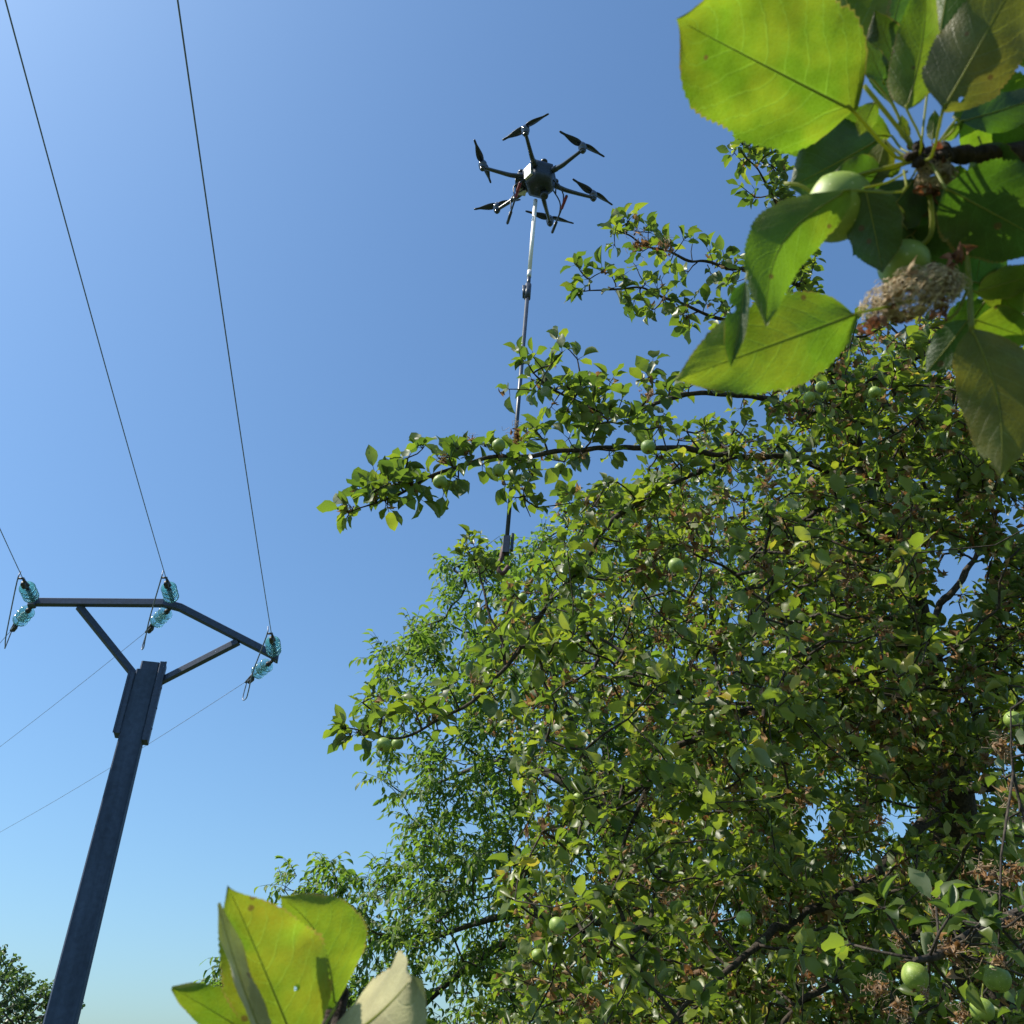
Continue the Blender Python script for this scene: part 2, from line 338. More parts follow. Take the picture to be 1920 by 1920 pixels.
# ------------------------------------------------------------------ conductors, insulators, jumpers
def wire_pts(a, pxs, z2, ext):
    """a straight run from a to the point seen at pxs at height z2, carried on past the frame, with sag"""
    b = PZ(pxs[0], pxs[1], z2); d = b-a; L_ = np.linalg.norm(d[:2])
    pts = []
    for i in range(61):
        t = i/60*ext; p = a+d*t; p = p.copy(); p[2] += -.0022*(t*L_)*(L_-t*L_) if t < 1 else .0022*(t*L_)*(t*L_-L_)*.5
        pts.append(p)
    return pts
near_px = [(45,1075,0,992), (323,1092,10,0), (508,1180,333,0)]
far_px = [(25,1186,0,1206), (287,1184,0,1400), (462,1272,0,1560)]
where = ["left end", "apex", "right end"]
arms = [eL+(eA-eL)*.02+up*.0, eA+np.array([.02,0,0]), eR+(eA-eR)*.02]
def disc_string(att, d, label, nd=3):
    """cap-and-pin glass discs from att along unit d; returns the far end"""
    t = empty("glass_insulator", att, label, "insulator", "glass insulator strings on the crossarm")
    MB().tube([att, att+d*.10], .013, 6).lathe(att+d*.03, d, [(0,0),(.03,.0),(.03,.03),(0,.03)], 8).build("shackle", M_['fitting'], t)
    p0 = .13; step = .135
    for k in range(nd):
        c = att+d*(p0+step*k)
        MB().lathe(c, d, [(.0,-.035),(.04,-.03),(.042,.02),(.030,.03),(.0,.035)], 12).build("metal_cap", M_['fitting'], t)
        g = [(.035,.012),(.07,.012),(.105,.030),(.118,.048),(.118,.056),(.108,.048),(.100,.070),(.095,.052),(.08,.078),(.068,.052),(.05,.075),(.03,.045)]
        MB().lathe(c, d, g, 26).build("glass_disc", M_['glass'], t)
    e = att+d*(p0+step*nd+.02)
    MB().tube([att+d*(p0-.05), e+d*.03], .012, 6).build("pin", M_['fitting'], t)
    s = np.cross(d, up); s /= np.linalg.norm(s)
    cl = MB().tube([e-s*.025, e+d*.26-s*.012-up*.02], [.03,.016], 8).box(e+d*.10-up*.045, d*.07, s*.03, up*.03, .01)
    for q in (.05,.10,.15): cl.tube([e+d*q-up*.09, e+d*q+up*.035], .011, 6)
    cl.build("dead_end_clamp", M_['fitting'], t)
    return e+d*.24
for i in range(3):
    a = arms[i]; x1, y1, x2, y2 = near_px[i]
    b = PZ(x2, y2, a[2]-.1); d = (b-a)/np.linalg.norm(b-a); e1 = disc_string(a+d*.05, d, f"teal glass insulator string above the crossarm, at its {where[i]}")
    pts = wire_pts(e1, (x2, y2), e1[2]-.1, 2.6 if i else 6)
    o = MB().tube(pts, .0065, 6).build("power_line", M_['wire'])
    tag(o, ["thin wire rising to the left edge from the left end of the crossarm", "long wire rising to the top left corner from the apex of the crossarm", "long wire rising to the top edge from the right end of the crossarm"][i], "power line", "overhead wires in front of the pole")
    fxp = far_px[i]
    b2 = PZ(fxp[2], fxp[3], a[2]-.4); d2 = (b2-a)/np.linalg.norm(b2-a)
    if i == 0: d2 = dfar0 = None
    fars = PZ(0, 1560, arms[2][2]-.4)-arms[2]; fars /= np.linalg.norm(fars)
    d2 = fars if i == 0 else d2
    dd = (d2+np.array([0,0,-.10])); dd /= np.linalg.norm(dd)
    e2 = disc_string(a+dd*.05-up*.06, dd, f"green glass insulator string below the crossarm, at its {where[i]}")
    if i == 0:
        pts = [e2+d2*s-up*(.0012*s*(60-s)) for s in np.linspace(0, 60, 60)]
    else: pts = wire_pts(e2, (fxp[2], fxp[3]), a[2]-.45, 7)
    o = MB().tube(pts, .0042, 6).build("power_line", M_['wire'])
    tag(o, ["short thin wire at the left edge below the left insulators", "upper of the two faint wires slanting down to the left behind the pole", "lower of the two faint wires slanting down to the left behind the pole"][i], "power line", "faint wires running away behind the pole")
    # jumper looping under the arm from one clamp to the other
    mid = (e1+e2)/2; k1 = e1*.9+e2*.1; low = e2*.85+e1*.15-up*.42
    e1 = e1+np.array([-.07,0,0]); MB().tube([e1, e1+np.array([.09,0,0])], .016, 6).build('jumper_lug', M_['fitting'], bpy.data.objects[[o.name for o in col.objects if o.name.startswith('glass_insulator')][-2]]); tip = e1+np.array([0,0,.12])
    jp = spline([tip, e1-up*.05, mid-up*.22+np.array([-.05,0,0]), e2*.7+e1*.3-up*.40, low, e2-up*.30+d2*.04, e2-up*.02], 30)
    o = MB().tube(jp, .010, 6).build("jumper_cable", M_['wire']); tag(o, f"dark jumper cable looping between the two insulator strings at the {where[i]} of the crossarm", "cable", "jumper loops on the crossarm")

# ------------------------------------------------------------------ drone with its rod
DH = 6.0                                                     # horizontal distance
dc = PY(1010, 333, DH); zd = dc[2]
drone = empty("hexacopter_drone", dc, "black six-armed drone hovering in blue sky with a long rod under it", "drone")
hub_r = .17
# body: rounded hexagonal hull, taller than wide, with a belly
def hull(c, prof, n=6, rot=0.0, sx=1, sy=1, sub=4):
    vs = []; m = n*sub
    for r, h in prof:
        for k in range(m):
            a = 2*math.pi*k/m; loc = (a % (2*math.pi/n))-math.pi/n; rr = r*1.06*(math.cos(math.pi/n)/math.cos(loc))**.95
            vs.append((c[0]+rr*math.cos(a+rot)*sx, c[1]+rr*math.sin(a+rot)*sy, c[2]+h))
    fs = [(i*m+k, i*m+(k+1)%m, (i+1)*m+(k+1)%m, (i+1)*m+k) for i in range(len(prof)-1) for k in range(m)]
    fs += [tuple(range(m-1,-1,-1)), tuple((len(prof)-1)*m+k for k in range(m))]
    return vs, fs
bc = dc+np.array([0.01, 0, 0])
MB().add(*hull(bc, [(.09,-.20),(.145,-.175),(.170,-.10),(.170,-.02),(.185,.0),(.185,.05),(.15,.10),(.08,.15)], rot=.3)).build("body", M_['black'], drone)
MB().box(bc+np.array([-.125,-.105,-.05]), (.014,.012,0), (-.034,.040,0), (0,0,.085), .004).build("side_reflection", M_['silver'], drone, smooth=False)  # pale plate added for the bright reflection on the hull's left side
MB().box(bc+np.array([-.20,.05,-.03]), (.07,0,0), (0,.09,0), (0,0,.045), .015).build("battery", M_['black'], drone, smooth=False)
MB().box(bc+np.array([-.20,.12,-.09]), (.05,.01,0), (-.008,.035,0), (0,0,.014), .004).build("battery_buckle", M_['silver'], drone, smooth=False)
MB().lathe(bc+np.array([.05,.05,-.27]), (0,0,1), [(0,0),(.04,.0),(.045,.03),(.04,.08),(0,.09)], 14).build("camera_gimbal", M_['black'], drone)
pr = [((985,243),(947,268),(1031,221)),((1092,275),(1053,249),(1134,296)),((1112,365),(1074,336),(1146,384)),((1031,412),(989,399),(1076,422)),((932,388),(889,397),(973,380)),((905,308),(894,261),(923,340))]
for (mp, t1, t2) in pr:
    zm = zd+.06; m = PZ(mp[0], mp[1], zm); d = m-dc; d[2] = 0; L_ = np.linalg.norm(d); d /= L_
    side = np.array([-d[1], d[0], 0])
    pts = spline([dc+d*.16+up*-.02, dc+d*.30-up*.045, dc+d*(L_*.68)-up*.03, m-up*.055], 14)
    arm = MB().tube(pts, [.030-.012*i/14 for i in range(15)], 10).build("arm", M_['gloss'], drone)
    MB().tube([dc+d*.14-up*.02, dc+d*.24-up*.033], .034, 10).build("arm_joint", M_['black'], arm)
    MB().lathe(m, (0,0,1), [(0,-.085),(.03,-.085),(.038,-.07),(.040,-.03),(.046,-.025),(.046,.015),(.03,.025),(.02,.045),(0,.05)], 16).build("motor", M_['gloss'], drone)
    MB().lathe(m, (0,0,1), [(0,-.10),(.022,-.10),(.03,-.085),(.0,-.084)], 12).build("motor_cap", M_['gloss'], drone)
    pz = zm+.045; pm = np.array([m[0], m[1], pz])
    A, B = PZ(t1[0], t1[1], pz), PZ(t2[0], t2[1], pz); ax = (B-A); ax[2] = 0; hl = np.linalg.norm(ax)/2; ax /= 2*hl; hl = min(hl, .32)
    prp = MB().lathe(pm, (0,0,1), [(0,-.012),(.024,-.012),(.024,.012),(0,.014)], 12).build("propeller", M_['prop'], drone)
    for sg in (1,-1):
        D = ax*sg; S = np.array([-D[1], D[0], 0]); vs = []; n = 12
        for k in range(n+1):
            t = k/n; wd = .012+.028*math.sin(math.pi*min(1, t*1.25+.04)**.7)*(1-.35*t) if t < .98 else .008
            tw = R(20-14*t); c = pm+D*(.01+hl*t)
            for q, hh in ((-.62,0),(.38,0)):
                for zz in (.0025,-.0025):
                    vs.append(c+S*wd*2*q*math.cos(tw)+up*(wd*2*q*math.sin(tw)+zz))
        fs = []
        for k in range(n):
            a = k*4; b = a+4
            fs += [(a,a+2,b+2,b),(a+1,b+1,b+3,a+3),(a,b,b+1,a+1),(a+2,a+3,b+3,b+2)]
        fs += [(0,1,3,2),(n*4,n*4+2,n*4+3,n*4+1)]
        MB().add(vs, fs).build("blade", M_['prop'], prp)
for (x, y), hgt in (((1021,326),.21),((978,344),.19),((1042,362),.20)):   # round aerials on short masts
    b = PZ(x, y, zd+.02)
    MB().tube([b, b+up*hgt], .009, 6).lathe(b+up*hgt, (0,0,1), [(0,-.01),(.036,-.008),(.04,.012),(.03,.03),(0,.036)], 14).build("antenna", M_['black'], drone)
zs = zd-.34
for k, (n1, n2, rd) in enumerate((((976,341),(951,420),1),((1063,366),(1035,437),1))):
    a, b = PZ(n1[0], n1[1], zs), PZ(n2[0], n2[1], zs)
    sk = MB().tube([a, b], .010, 8).build("landing_skid", M_['black'], drone)
    MB().tube([a+(b-a)*.02, a+(b-a)*.34], .017, 10).build("red_grip", M_['red'], sk)
    MB().tube([a+(b-a)*.70, a+(b-a)*.98], .017, 10).build("foam_end", M_['black'], sk)
    s = -1 if k == 0 else 1
    for f, yo in ((.36,-.05),(.66,.07)):
        q = a+(b-a)*f; st = dc+np.array([s*.15, yo, -.10])
        MB().tube(spline([st, st*.45+q*.55+np.array([s*.06,0,.06]), q*.85+st*.15+np.array([s*.03,0,.0]), q], 10), .008, 8).build("leg", M_['black'], drone)

r0 = dc+np.array([0,0,-.20]); r0 = PZ(1004, 376, zd-.22)
r1 = PY(946, 1062, DH-.15)
rd_ = r1-r0
def along(py):                       # point of the rod seen at photo row py
    lo, hi = 0., 1.
    for _ in range(40):
        m = (lo+hi)/2; p = r0+rd_*m-CAM; yy = 960-F*np.dot(p, UP)/np.dot(p, FW)
        if yy < py: lo = m
        else: hi = m
    return r0+rd_*lo
rod = empty("hanging_rod", r0, "long white and dark rod hanging from the drone down into the apple tree", "rod")
MB().tube([r0, along(512)], [.024,.020], 14).build("upper_section", M_['white_rod'], rod)
MB().tube([along(508), along(520)], .023, 12).build("joint_ring", M_['silver'], rod)
MB().tube([along(518), along(536)], .020, 12).build("socket", M_['dark_rod'], rod)
c_ = MB().tube([along(534), along(560)], .032, 12).box(along(547)+np.array([-.035,0,0]), (.018,0,0), (0,.025,0), (0,0,.07), .006)
c_.build("joint_clamp", M_['dark_rod'], rod)
MB().tube([along(545), along(1015)], [.021,.017], 14).build("lower_section", M_['dark_rod'], rod)
h0 = along(1010); h1 = along(1062); hv = (h1-h0)
tl = MB().box(h0+hv*.25, (.028,0,0), (0,.03,0), hv*.30, .004).box(h0+hv*.18+np.array([.045,0,.01]), (.012,0,0), (0,.02,0), hv*.30, .005)
tl.build("gripper_body", M_['black'], rod, smooth=False)
MB().tube(spline([h0+hv*.3+np.array([-.02,0,0]), h0+hv*.7+np.array([-.03,0,0]), h0+hv*1.05+np.array([-.05,0,0]), h0+hv*1.25+np.array([-.01,0,0]), h0+hv*1.0+np.array([.03,0,0])], 12), .02, 8).build("hook", M_['hook'], rod)

# ------------------------------------------------------------------ foliage engine
def template(nl, profile, fold, curl, cup=0.0, wave=0.0, ph=0.0):
    """leaf of unit length along +y, unit-width scale in x, upper face +z; folded along the midrib, curled down to the tip"""
    vs = []
    for i in range(nl+1):
        t = i/nl; wd = profile(t)
        a = -curl*t; y = math.sin(curl*t)/curl if abs(curl) > 1e-3 else t; z = -(1-math.cos(curl*t))/curl if abs(curl) > 1e-3 else 0
        for s in (-1, 0, 1):
            x = s*wd*math.cos(fold); zz = abs(s)*wd*math.sin(fold)+wave*math.sin(t*9+ph+s)*abs(s)*wd
            vs.append((x, y+zz*math.sin(-a)*0, z+zz))
    fs = [(i*3+k, i*3+k+1, (i+1)*3+k+1, (i+1)*3+k) for i in range(nl) for k in (0, 1)]
    return np.array(vs), np.array(fs)
apf = lambda t: (.02 if t < .001 else .5*math.sin(math.pi*min(1, t**.85))**.72+.005)
wpf = lambda t: .5*math.sin(math.pi*t**.95)**.8+.01
AT = [template(5, apf, f, c, wave=wv, ph=p) for f, c, wv, p in ((.25,.5,.15,0),(.6,.9,.2,1),(.1,1.3,.25,2),(.9,.3,.1,3),(.35,-.4,.2,4),(.2,.15,.3,5),(1.15,.7,.1,6))]
WT = [template(4, wpf, f, c, wave=.1, ph=p) for f, c, p in ((.2,.6,0),(.5,.9,1),(.1,.3,2),(.35,1.2,3))]
DT = [template(6, apf, f, c, wave=.9, ph=p) for f, c, p in ((1.1,2.4,0),(.9,-1.9,1),(1.25,3.2,2),(.6,1.6,4))]
def norm(a): return a/(np.linalg.norm(a, axis=-1, keepdims=True)+1e-9)
class Leaves:
    def __init__(s, temps): s.t = temps; s.o, s.d, s.n, s.l, s.w, s.r = [], [], [], [], [], []
    def add(s, o, d, n, l, w_, r): s.o.append(o); s.d.append(d); s.n.append(n); s.l.append(l); s.w.append(w_); s.r.append(r)
    def build(s, name, m, parent, kind=None):
        O, D, N = (np.array(q, float) for q in (s.o, s.d, s.n)); L_, W_, RR = (np.array(q, float) for q in (s.l, s.w, s.r))
        D = norm(D); X = norm(np.cross(D, N)); Z = np.cross(X, D)
        O = O-np.array(parent_world(parent)); pick = rng.integers(0, len(s.t), len(O)); V_, F_, A_ = [], [], []; base = 0
        for k, (tv, tf) in enumerate(s.t):
            ix = np.nonzero(pick == k)[0]
            if not len(ix): continue
            v = O[ix][:, None, :]+tv[None, :, 0:1]*W_[ix][:, None, None]*X[ix][:, None, :]+tv[None, :, 1:2]*L_[ix][:, None, None]*D[ix][:, None, :]+tv[None, :, 2:3]*(L_[ix])[:, None, None]*.8*Z[ix][:, None, :]
            V_.append(v.reshape(-1, 3)); f = tf[None]+(np.arange(len(ix))*len(tv))[:, None, None]+base; F_.append(f.reshape(-1, 4)); A_.append(np.repeat(RR[ix], len(tv))); base += len(ix)*len(tv)
        V_, F_, A_ = np.concatenate(V_), np.concatenate(F_), np.concatenate(A_)
        me = bpy.data.meshes.new(name); me.vertices.add(len(V_)); me.vertices.foreach_set("co", V_.ravel().astype('f'))
        me.loops.add(F_.size); me.loops.foreach_set("vertex_index", F_.ravel().astype('i'))
        me.polygons.add(len(F_)); me.polygons.foreach_set("loop_start", (np.arange(len(F_))*4).astype('i')); me.polygons.foreach_set("use_smooth", np.ones(len(F_), bool))
        me.update(calc_edges=True); at = me.attributes.new("rnd", 'FLOAT', 'POINT'); at.data.foreach_set("value", A_.astype('f'))
        me.materials.append(m); o = bpy.data.objects.new(name, me); col.objects.link(o); o.parent = parent
        if kind: o["kind"] = kind
        return o
def rv(): return norm(rng.normal(size=3))
def rosette(LS, c, out, n, l0, tone=.45, petM=None, spread=1.0):
    """apple spur: leaves fanning round its tip"""
    out = norm(np.asarray(out, float)); a0 = rng.random()*6.28
    u = norm(np.cross(out, rv())); v = np.cross(out, u)
    for k in range(n):
        a = a0+k*2.4+rng.normal()*.25; op = rng.uniform(.45, 1.35)*spread
        d = norm(out*math.cos(op)+(u*math.cos(a)+v*math.sin(a))*math.sin(op)+np.array([0,0,rng.uniform(-.25,.15)]))
        nn = norm(np.array([0,0,1.])*.6+out*.45+rv()*.6+np.array([SUN.x,SUN.y-.4,SUN.z])*.6)
        l = l0*rng.uniform(.65, 1.15); st = c+d*l*rng.uniform(.15,.4)
        if petM is not None: petM.append((c, st))
        LS.add(st, d, nn, l, l*rng.uniform(.52,.72), float(np.clip(tone+rng.normal()*.23, 0, 1 if petM is None else .72)))
def inpoly(x, y, poly):
    c = False; j = len(poly)-1
    for i in range(len(poly)):
        xi, yi = poly[i]; xj, yj = poly[j]
        if (yi > y) != (yj > y) and x < (xj-xi)*(y-yi)/(yj-yi)+xi: c = not c
        j = i
    return c
def network(skel, nodes, r_tip, M):
    """joins leaf nodes to the nearest wood already standing; thickness follows what each twig carries"""
    sk = np.array(skel); nd = np.array(nodes)
    dist = np.array([np.min(np.linalg.norm(sk-p, axis=1)) for p in nd]); order = np.argsort(dist)
    allp = np.concatenate([sk, nd[order]]); m = len(sk); par = np.full(len(allp), -1); load = np.ones(len(allp))
    for k in range(m, len(allp)):
        dd = np.linalg.norm(allp[:k]-allp[k], axis=1); dd[m:] *= 1.0; par[k] = int(np.argmin(dd))
    for k in range(len(allp)-1, m-1, -1):
        if par[k] >= m: load[par[k]] += load[k]
    for k in range(m, len(allp)):
        a, b = allp[par[k]], allp[k]; L_ = np.linalg.norm(b-a)
        if L_ < .01: continue
        ra = r_tip*min(3.4, load[k]**.4); mid = (a+b)/2+rv()*L_*.10+np.array([0,0,-.03*L_])
        M.tube([a, mid, b], [ra*1.15, ra, ra*.85], 5, cap=False)
    return allp

# ------------------------------------------------------------------ the apple tree
trunk_px = [(1810,1700,5.0),(1783,1480,5.0),(1757,1330,5.0),(1722,1200,4.95),(1693,1060,4.85),(1640,930,4.7),(1592,800,4.55),(1548,660,4.4),(1512,560,4.3)]
tp = [P(*q) for q in trunk_px]; base = np.array([tp[0][0]+.03, tp[0][1]+.05, 0.0])
apple_tree = empty("apple_tree", base, "big apple tree on the right with small green apples and curled brown dead leaves", "apple tree")
tw = [.15,.12,.105,.095,.075,.05,.034,.024,.015]
MB().tube(spline([base, base*.5+tp[0]*.5+np.array([.02,0,0])]+tp, 60), list(np.interp(np.linspace(0,1,61), np.linspace(0,1,11), [.19,.16]+tw)), 14).build("trunk", M_['bark'], apple_tree)
limbs = {  # photo pixels and distance in metres, start and end radius
 'C': ([(1640,930,4.7),(1500,862,4.3),(1380,856,3.9),(1290,842,3.6),(1180,838,3.3),(1100,842,3.1),(980,854,2.95),(880,872,2.85),(800,898,2.8),(740,928,2.78),(700,945,2.75),(655,962,2.75)], .026, .003),
 'D': ([(1380,856,3.9),(1250,912,3.6),(1150,975,3.4),(1085,1068,3.2),(1030,1130,3.1),(985,1200,3.0),(950,1250,2.9),(890,1310,2.8),(800,1362,2.75),(740,1382,2.7),(690,1374,2.68),(650,1366,2.66)], .019, .003),
 'B': ([(1592,800,4.55),(1500,768,4.2),(1400,742,3.9),(1300,738,3.6),(1230,755,3.5),(1160,775,3.3),(1110,765,3.2),(1050,735,3.1),(1005,705,3.05),(985,682,3.0)], .024, .003),
 'A': ([(1548,660,4.4),(1500,545,4.2),(1395,510,3.9),(1300,490,3.7),(1220,455,3.6),(1155,428,3.5)], .016, .003),
 'A2': ([(1548,660,4.4),(1470,610,4.1),(1380,598,3.8),(1290,580,3.6),(1220,548,3.5),(1150,538,3.45),(1085,548,3.4)], .014, .003),
 'T': ([(1512,560,4.3),(1490,460,4.1),(1450,380,4.0),(1425,320,3.9),(1392,272,3.85)], .014, .003),
 'E': ([(1693,1060,4.85),(1600,1130,4.4),(1540,1150,4.2),(1480,1165,4.0),(1420,1120,3.8),(1380,1080,3.6),(1300,1040,3.5)], .022, .006),
 'G': ([(1757,1330,5.0),(1640,1340,4.6),(1530,1336,4.4),(1400,1332,4.2),(1300,1380,3.7),(1220,1465,3.5),(1160,1505,3.4),(1090,1540,3.3)], .045, .004),
 'G2': ([(1220,1465,3.5),(1175,1560,3.4),(1150,1650,3.3),(1120,1720,3.25),(1050,1790,3.2)], .013, .003),
 'H': ([(1722,1200,4.95),(1800,1090,5.2),(1850,990,5.4),(1890,900,5.5)], .035, .008),
 'I': ([(1757,1330,5.0),(1850,1300,4.6),(1870,1150,4.6),(1862,1000,4.6),(1840,900,4.7)], .022, .006),
 'J': ([(1783,1480,5.0),(1640,1640,4.3),(1500,1720,3.9),(1420,1770,3.6),(1320,1860,3.3),(1250,1930,3.2)], .04, .008),
 'K': ([(1810,1700,5.0),(1640,1800,4.4),(1560,1845,4.0),(1500,1890,3.8),(1400,1990,3.6)], .035, .01),
 'N': ([(1400,1332,4.2),(1290,1300,3.8),(1200,1290,3.6),(1130,1240,3.5),(1060,1190,3.4)], .014, .004),
 'O': ([(1693,1060,4.85),(1620,1000,4.6),(1560,960,4.4),(1480,990,4.1),(1390,1060,3.9)], .03, .008),
 'S': ([(1592,800,4.55),(1660,700,4.8),(1760,660,5.0),(1850,640,5.1),(1930,560,5.2)], .022, .006),
 'X': ([(1000,870,3.0),(985,900,3.0),(975,930,3.0),(990,975,3.02)], .005, .002),
 'Y': ([(950,1250,2.9),(905,1100,3.1),(885,1050,3.2),(870,1010,3.2)], .007, .002),
}
skel = []; limb_pts = {}
for k, (pp, ra, rb) in limbs.items():
    pts = spline([P(*q) for q in pp], 8*len(pp)); n = len(pts)
    jit = [p+np.array([noise.noise(V(p*7)), noise.noise(V(p*7+9)), noise.noise(V(p*7+20))])*(.012 if k in 'CDB' else .03) for p in pts]; jit[0] = pts[0]
    rad = [(.68 if k in 'CDB' else .8)*(ra+(rb-ra)*(i/(n-1))**.8)*(1+.16*math.sin(i*.9+ra*900)*math.sin(i*.37)) for i in range(n)]
    MB().tube(jit, rad, 8).build("branch", M_['bark'], apple_tree)
    limb_pts[k] = pts; skel += pts
skel += spline(tp, 30)
foli = Leaves(AT); dry = Leaves(DT); stalks = []; nodes = []
# leaf spurs along the free-standing sprays
def spray(key, t0, t1, n, l0, off=.07, leaves=(4,8), tone=.4):
    t1 = min(t1, .96)
    pts = limb_pts[key]
    for i in range(n):
        t = (t0+(t1-t0)*(i+rng.random())/n)*(len(pts)-1); a = int(t); p = pts[a]+(pts[min(a+1,len(pts)-1)]-pts[a])*(t-a)
        o = norm(rv()+np.array([0,-.1,.35])); c = p+o*rng.uniform(.25,1)*off
        nodes.append(c); rosette(foli, c, o+np.array([0,0,.2]), int(rng.integers(*leaves)), l0, tone, stalks)
        
        for _ in range(int(rng.random()*1.6)): dry.add(c+rv()*.02, rv(), rv(), l0*.6, l0*.4, rng.random())
spray('C', .05, .45, 34, .06, .2, (5,10), .4); spray('D', 0, .3, 22, .06, .2, (5,10), .4)
spray('C', .42, .99, 62, .068, .10, (3,7), .25); spray('D', .25, .99, 42, .068, .12, (3,7), .3); spray('B', .02, .99, 90, .066, .17, (3,7), .3)
spray('A', .1, 1.0, 44, .066, .11, (3,6), .25); spray('A2', .1, .99, 46, .064, .12, (3,6), .25); spray('T', .0, 1.0, 56, .062, .13, (3,7), .25)
spray('X', .2, 1, 7, .05, .05); spray('Y', .0, 1, 14, .05, .07); spray('N', .3, 1, 14, .06, .12); spray('G2', .1, 1, 16, .062, .14)
spray('G', .5, 1, 24, .062, .15); spray('H', .2, 1, 20, .062, .2); spray('I', .1, 1, 20, .062, .2); spray('S', .1, 1, 26, .06, .2)
for k in ('C','D','B','A','A2','T'):
    rosette(foli, limb_pts[k][-1], limb_pts[k][-1]-limb_pts[k][-4]+np.array([0,0,.004]), 7, .062, .5, stalks)
# the crown's bulk
bulk = [(1030,1010),(1060,940),(1150,900),(1290,850),(1330,800),(1430,780),(1490,730),(1570,650),(1680,610),(1830,600),(1960,540),(2350,400),(2500,1200),(2400,2150),(860,2150),(900,1900),(960,1800),(940,1650),(1000,1560),(960,1420),(860,1350),(930,1240),(900,1130),(980,1080)]
holes = [(1800,1065,55,.02),(1795,1150,36,.12),(1765,1245,30,.12),(1900,975,50,.15),(1525,1545,34,.05),(1690,1535,42,.08),(1640,1610,34,.08),(1352,1712,26,.05),(1590,1455,26,.05),(1510,835,40,.4),(1330,690,70,.1),(1390,905,25,.2),(1880,620,40,.3),(1440,810,40,.35),(1560,1470,30,.1)]
n = 0
while n < 4300:
    x, y = rng.uniform(840,2450), rng.uniform(500,2120)
    if not inpoly(x, y, bulk): continue
    pr_ = 1.0 if y > 850 else .8
    if x > 1960: pr_ *= .35
    if x < 1250 and y > 1000: pr_ *= .6
    if y < 1500: pr_ *= .8
    for hx, hy, hr, hp in holes:
        if (x-hx)**2+(y-hy)**2 < (hr*1.15)**2: pr_ *= hp
    if rng.random() > pr_: continue
    near = 3.0 if x < 1500 else 3.1+(x-1500)*.0008
    d = near+(7.4-near)*rng.random()**.95
    c = P(x, y, d)
    if noise.noise(V(c*1.5)) < -.08 and rng.random() < (.86 if d < 5.6 else .15): continue
    nodes.append(c); n += 1
    o = norm(np.array([(x-1500)/900, -.35, .45])+rv()*.8)
    ls_ = rng.uniform(.75,1.3); rosette(foli, c, o, int(rng.integers(7,13)), .062*ls_, .42+.3*noise.noise(V(c*1.1)), None, 1.2)
    for _ in range(4):                                        # leaves along the twig too
        q = c+rv()*.07; foli.add(q, rv()+np.array([0,0,-.2]), np.array([0,0,1])+rv()*.8, .055*rng.uniform(.7,1.2), .034, float(np.clip(.4+rng.normal()*.25,0,1)))
    for _ in range(int(rng.random()**2*12)): dry.add(c+rv()*.05, rv(), rv(), rng.uniform(.03,.06), rng.uniform(.02,.04), rng.random())
n = 0
while n < 170:                                              # bigger-leaved shoots on the side towards the viewer
    x, y = rng.uniform(900,2000), rng.uniform(930,2050)
    if not inpoly(x, y, bulk) or noise.noise(Vector((x*.006, y*.006, 3))) < -.05: continue
    if any((x-hx)**2+(y-hy)**2 < (hr*1.4)**2 for hx, hy, hr, hp in holes): continue
    c = P(x, y, rng.uniform(2.65,3.3)); n += 1; nodes.append(c); o = norm(np.array([-.2,-.4,.5])+rv()*.8)
    rosette(foli, c, o, int(rng.integers(4,9)), .075, .5+.3*noise.noise(V(c)), None, 1.2)
n = 0
while n < 620:                                              # leafy shoots in front of and around the trunk
    x, y = rng.uniform(1430,2000), rng.uniform(600,1450)
    if y < 900 and x < 1500: continue
    pr_ = 1.0
    for hx, hy, hr, hp in holes:
        if (x-hx)**2+(y-hy)**2 < hr*hr: pr_ *= hp*.5
    if rng.random() > pr_: continue
    c = P(x, y, rng.uniform(3.3,4.9)); n += 1; nodes.append(c); o = norm(np.array([.1,-.4,.5])+rv()*.8); ls_ = rng.uniform(.75,1.25)
    rosette(foli, c, o, int(rng.integers(6,11)), .062*ls_, .42+.3*noise.noise(V(c*1.1)), None, 1.2)
    for _ in range(int(rng.random()**2.5*10)): dry.add(c+rv()*.05, rv(), rv(), rng.uniform(.03,.06), rng.uniform(.02,.04), rng.random())
tb = MB(); network(skel, nodes, .0021, tb)
for a, b in stalks: tb.tube([a, b], [.0013,.0009], 4, cap=False)
o = tb.build("twigs", M_['bark'], apple_tree); o["kind"] = "stuff"
foli.build("foliage", M_['apple_leaf'], apple_tree, "stuff")
dry.build("dead_leaves", M_['dry_leaf'], apple_tree, "stuff")
def apple_mb(c, r, ax=(0.1,-.1,1)):
    """young apple: shouldered, dimpled at both ends, dry calyx below, stalk above"""
    prof = []; 
    for i in range(17):
        a = math.pi*i/16; rr = math.sin(a)*(1.0+.05*math.cos(a)); h = -math.cos(a)*.98
        if i < 2: h += .10*(2-i)/2
        if i > 13: h -= .13*(i-13)/3
        prof.append((rr*r, h*r))
    m = MB().lathe(c, ax, prof, 22); sd_ = rng.normal(size=3)*9
    m.v = [tuple(c+(np.array(q)-c)*(1+.10*noise.noise(V((np.array(q)-c)/r*.8+sd_)))) for q in m.v]; return m
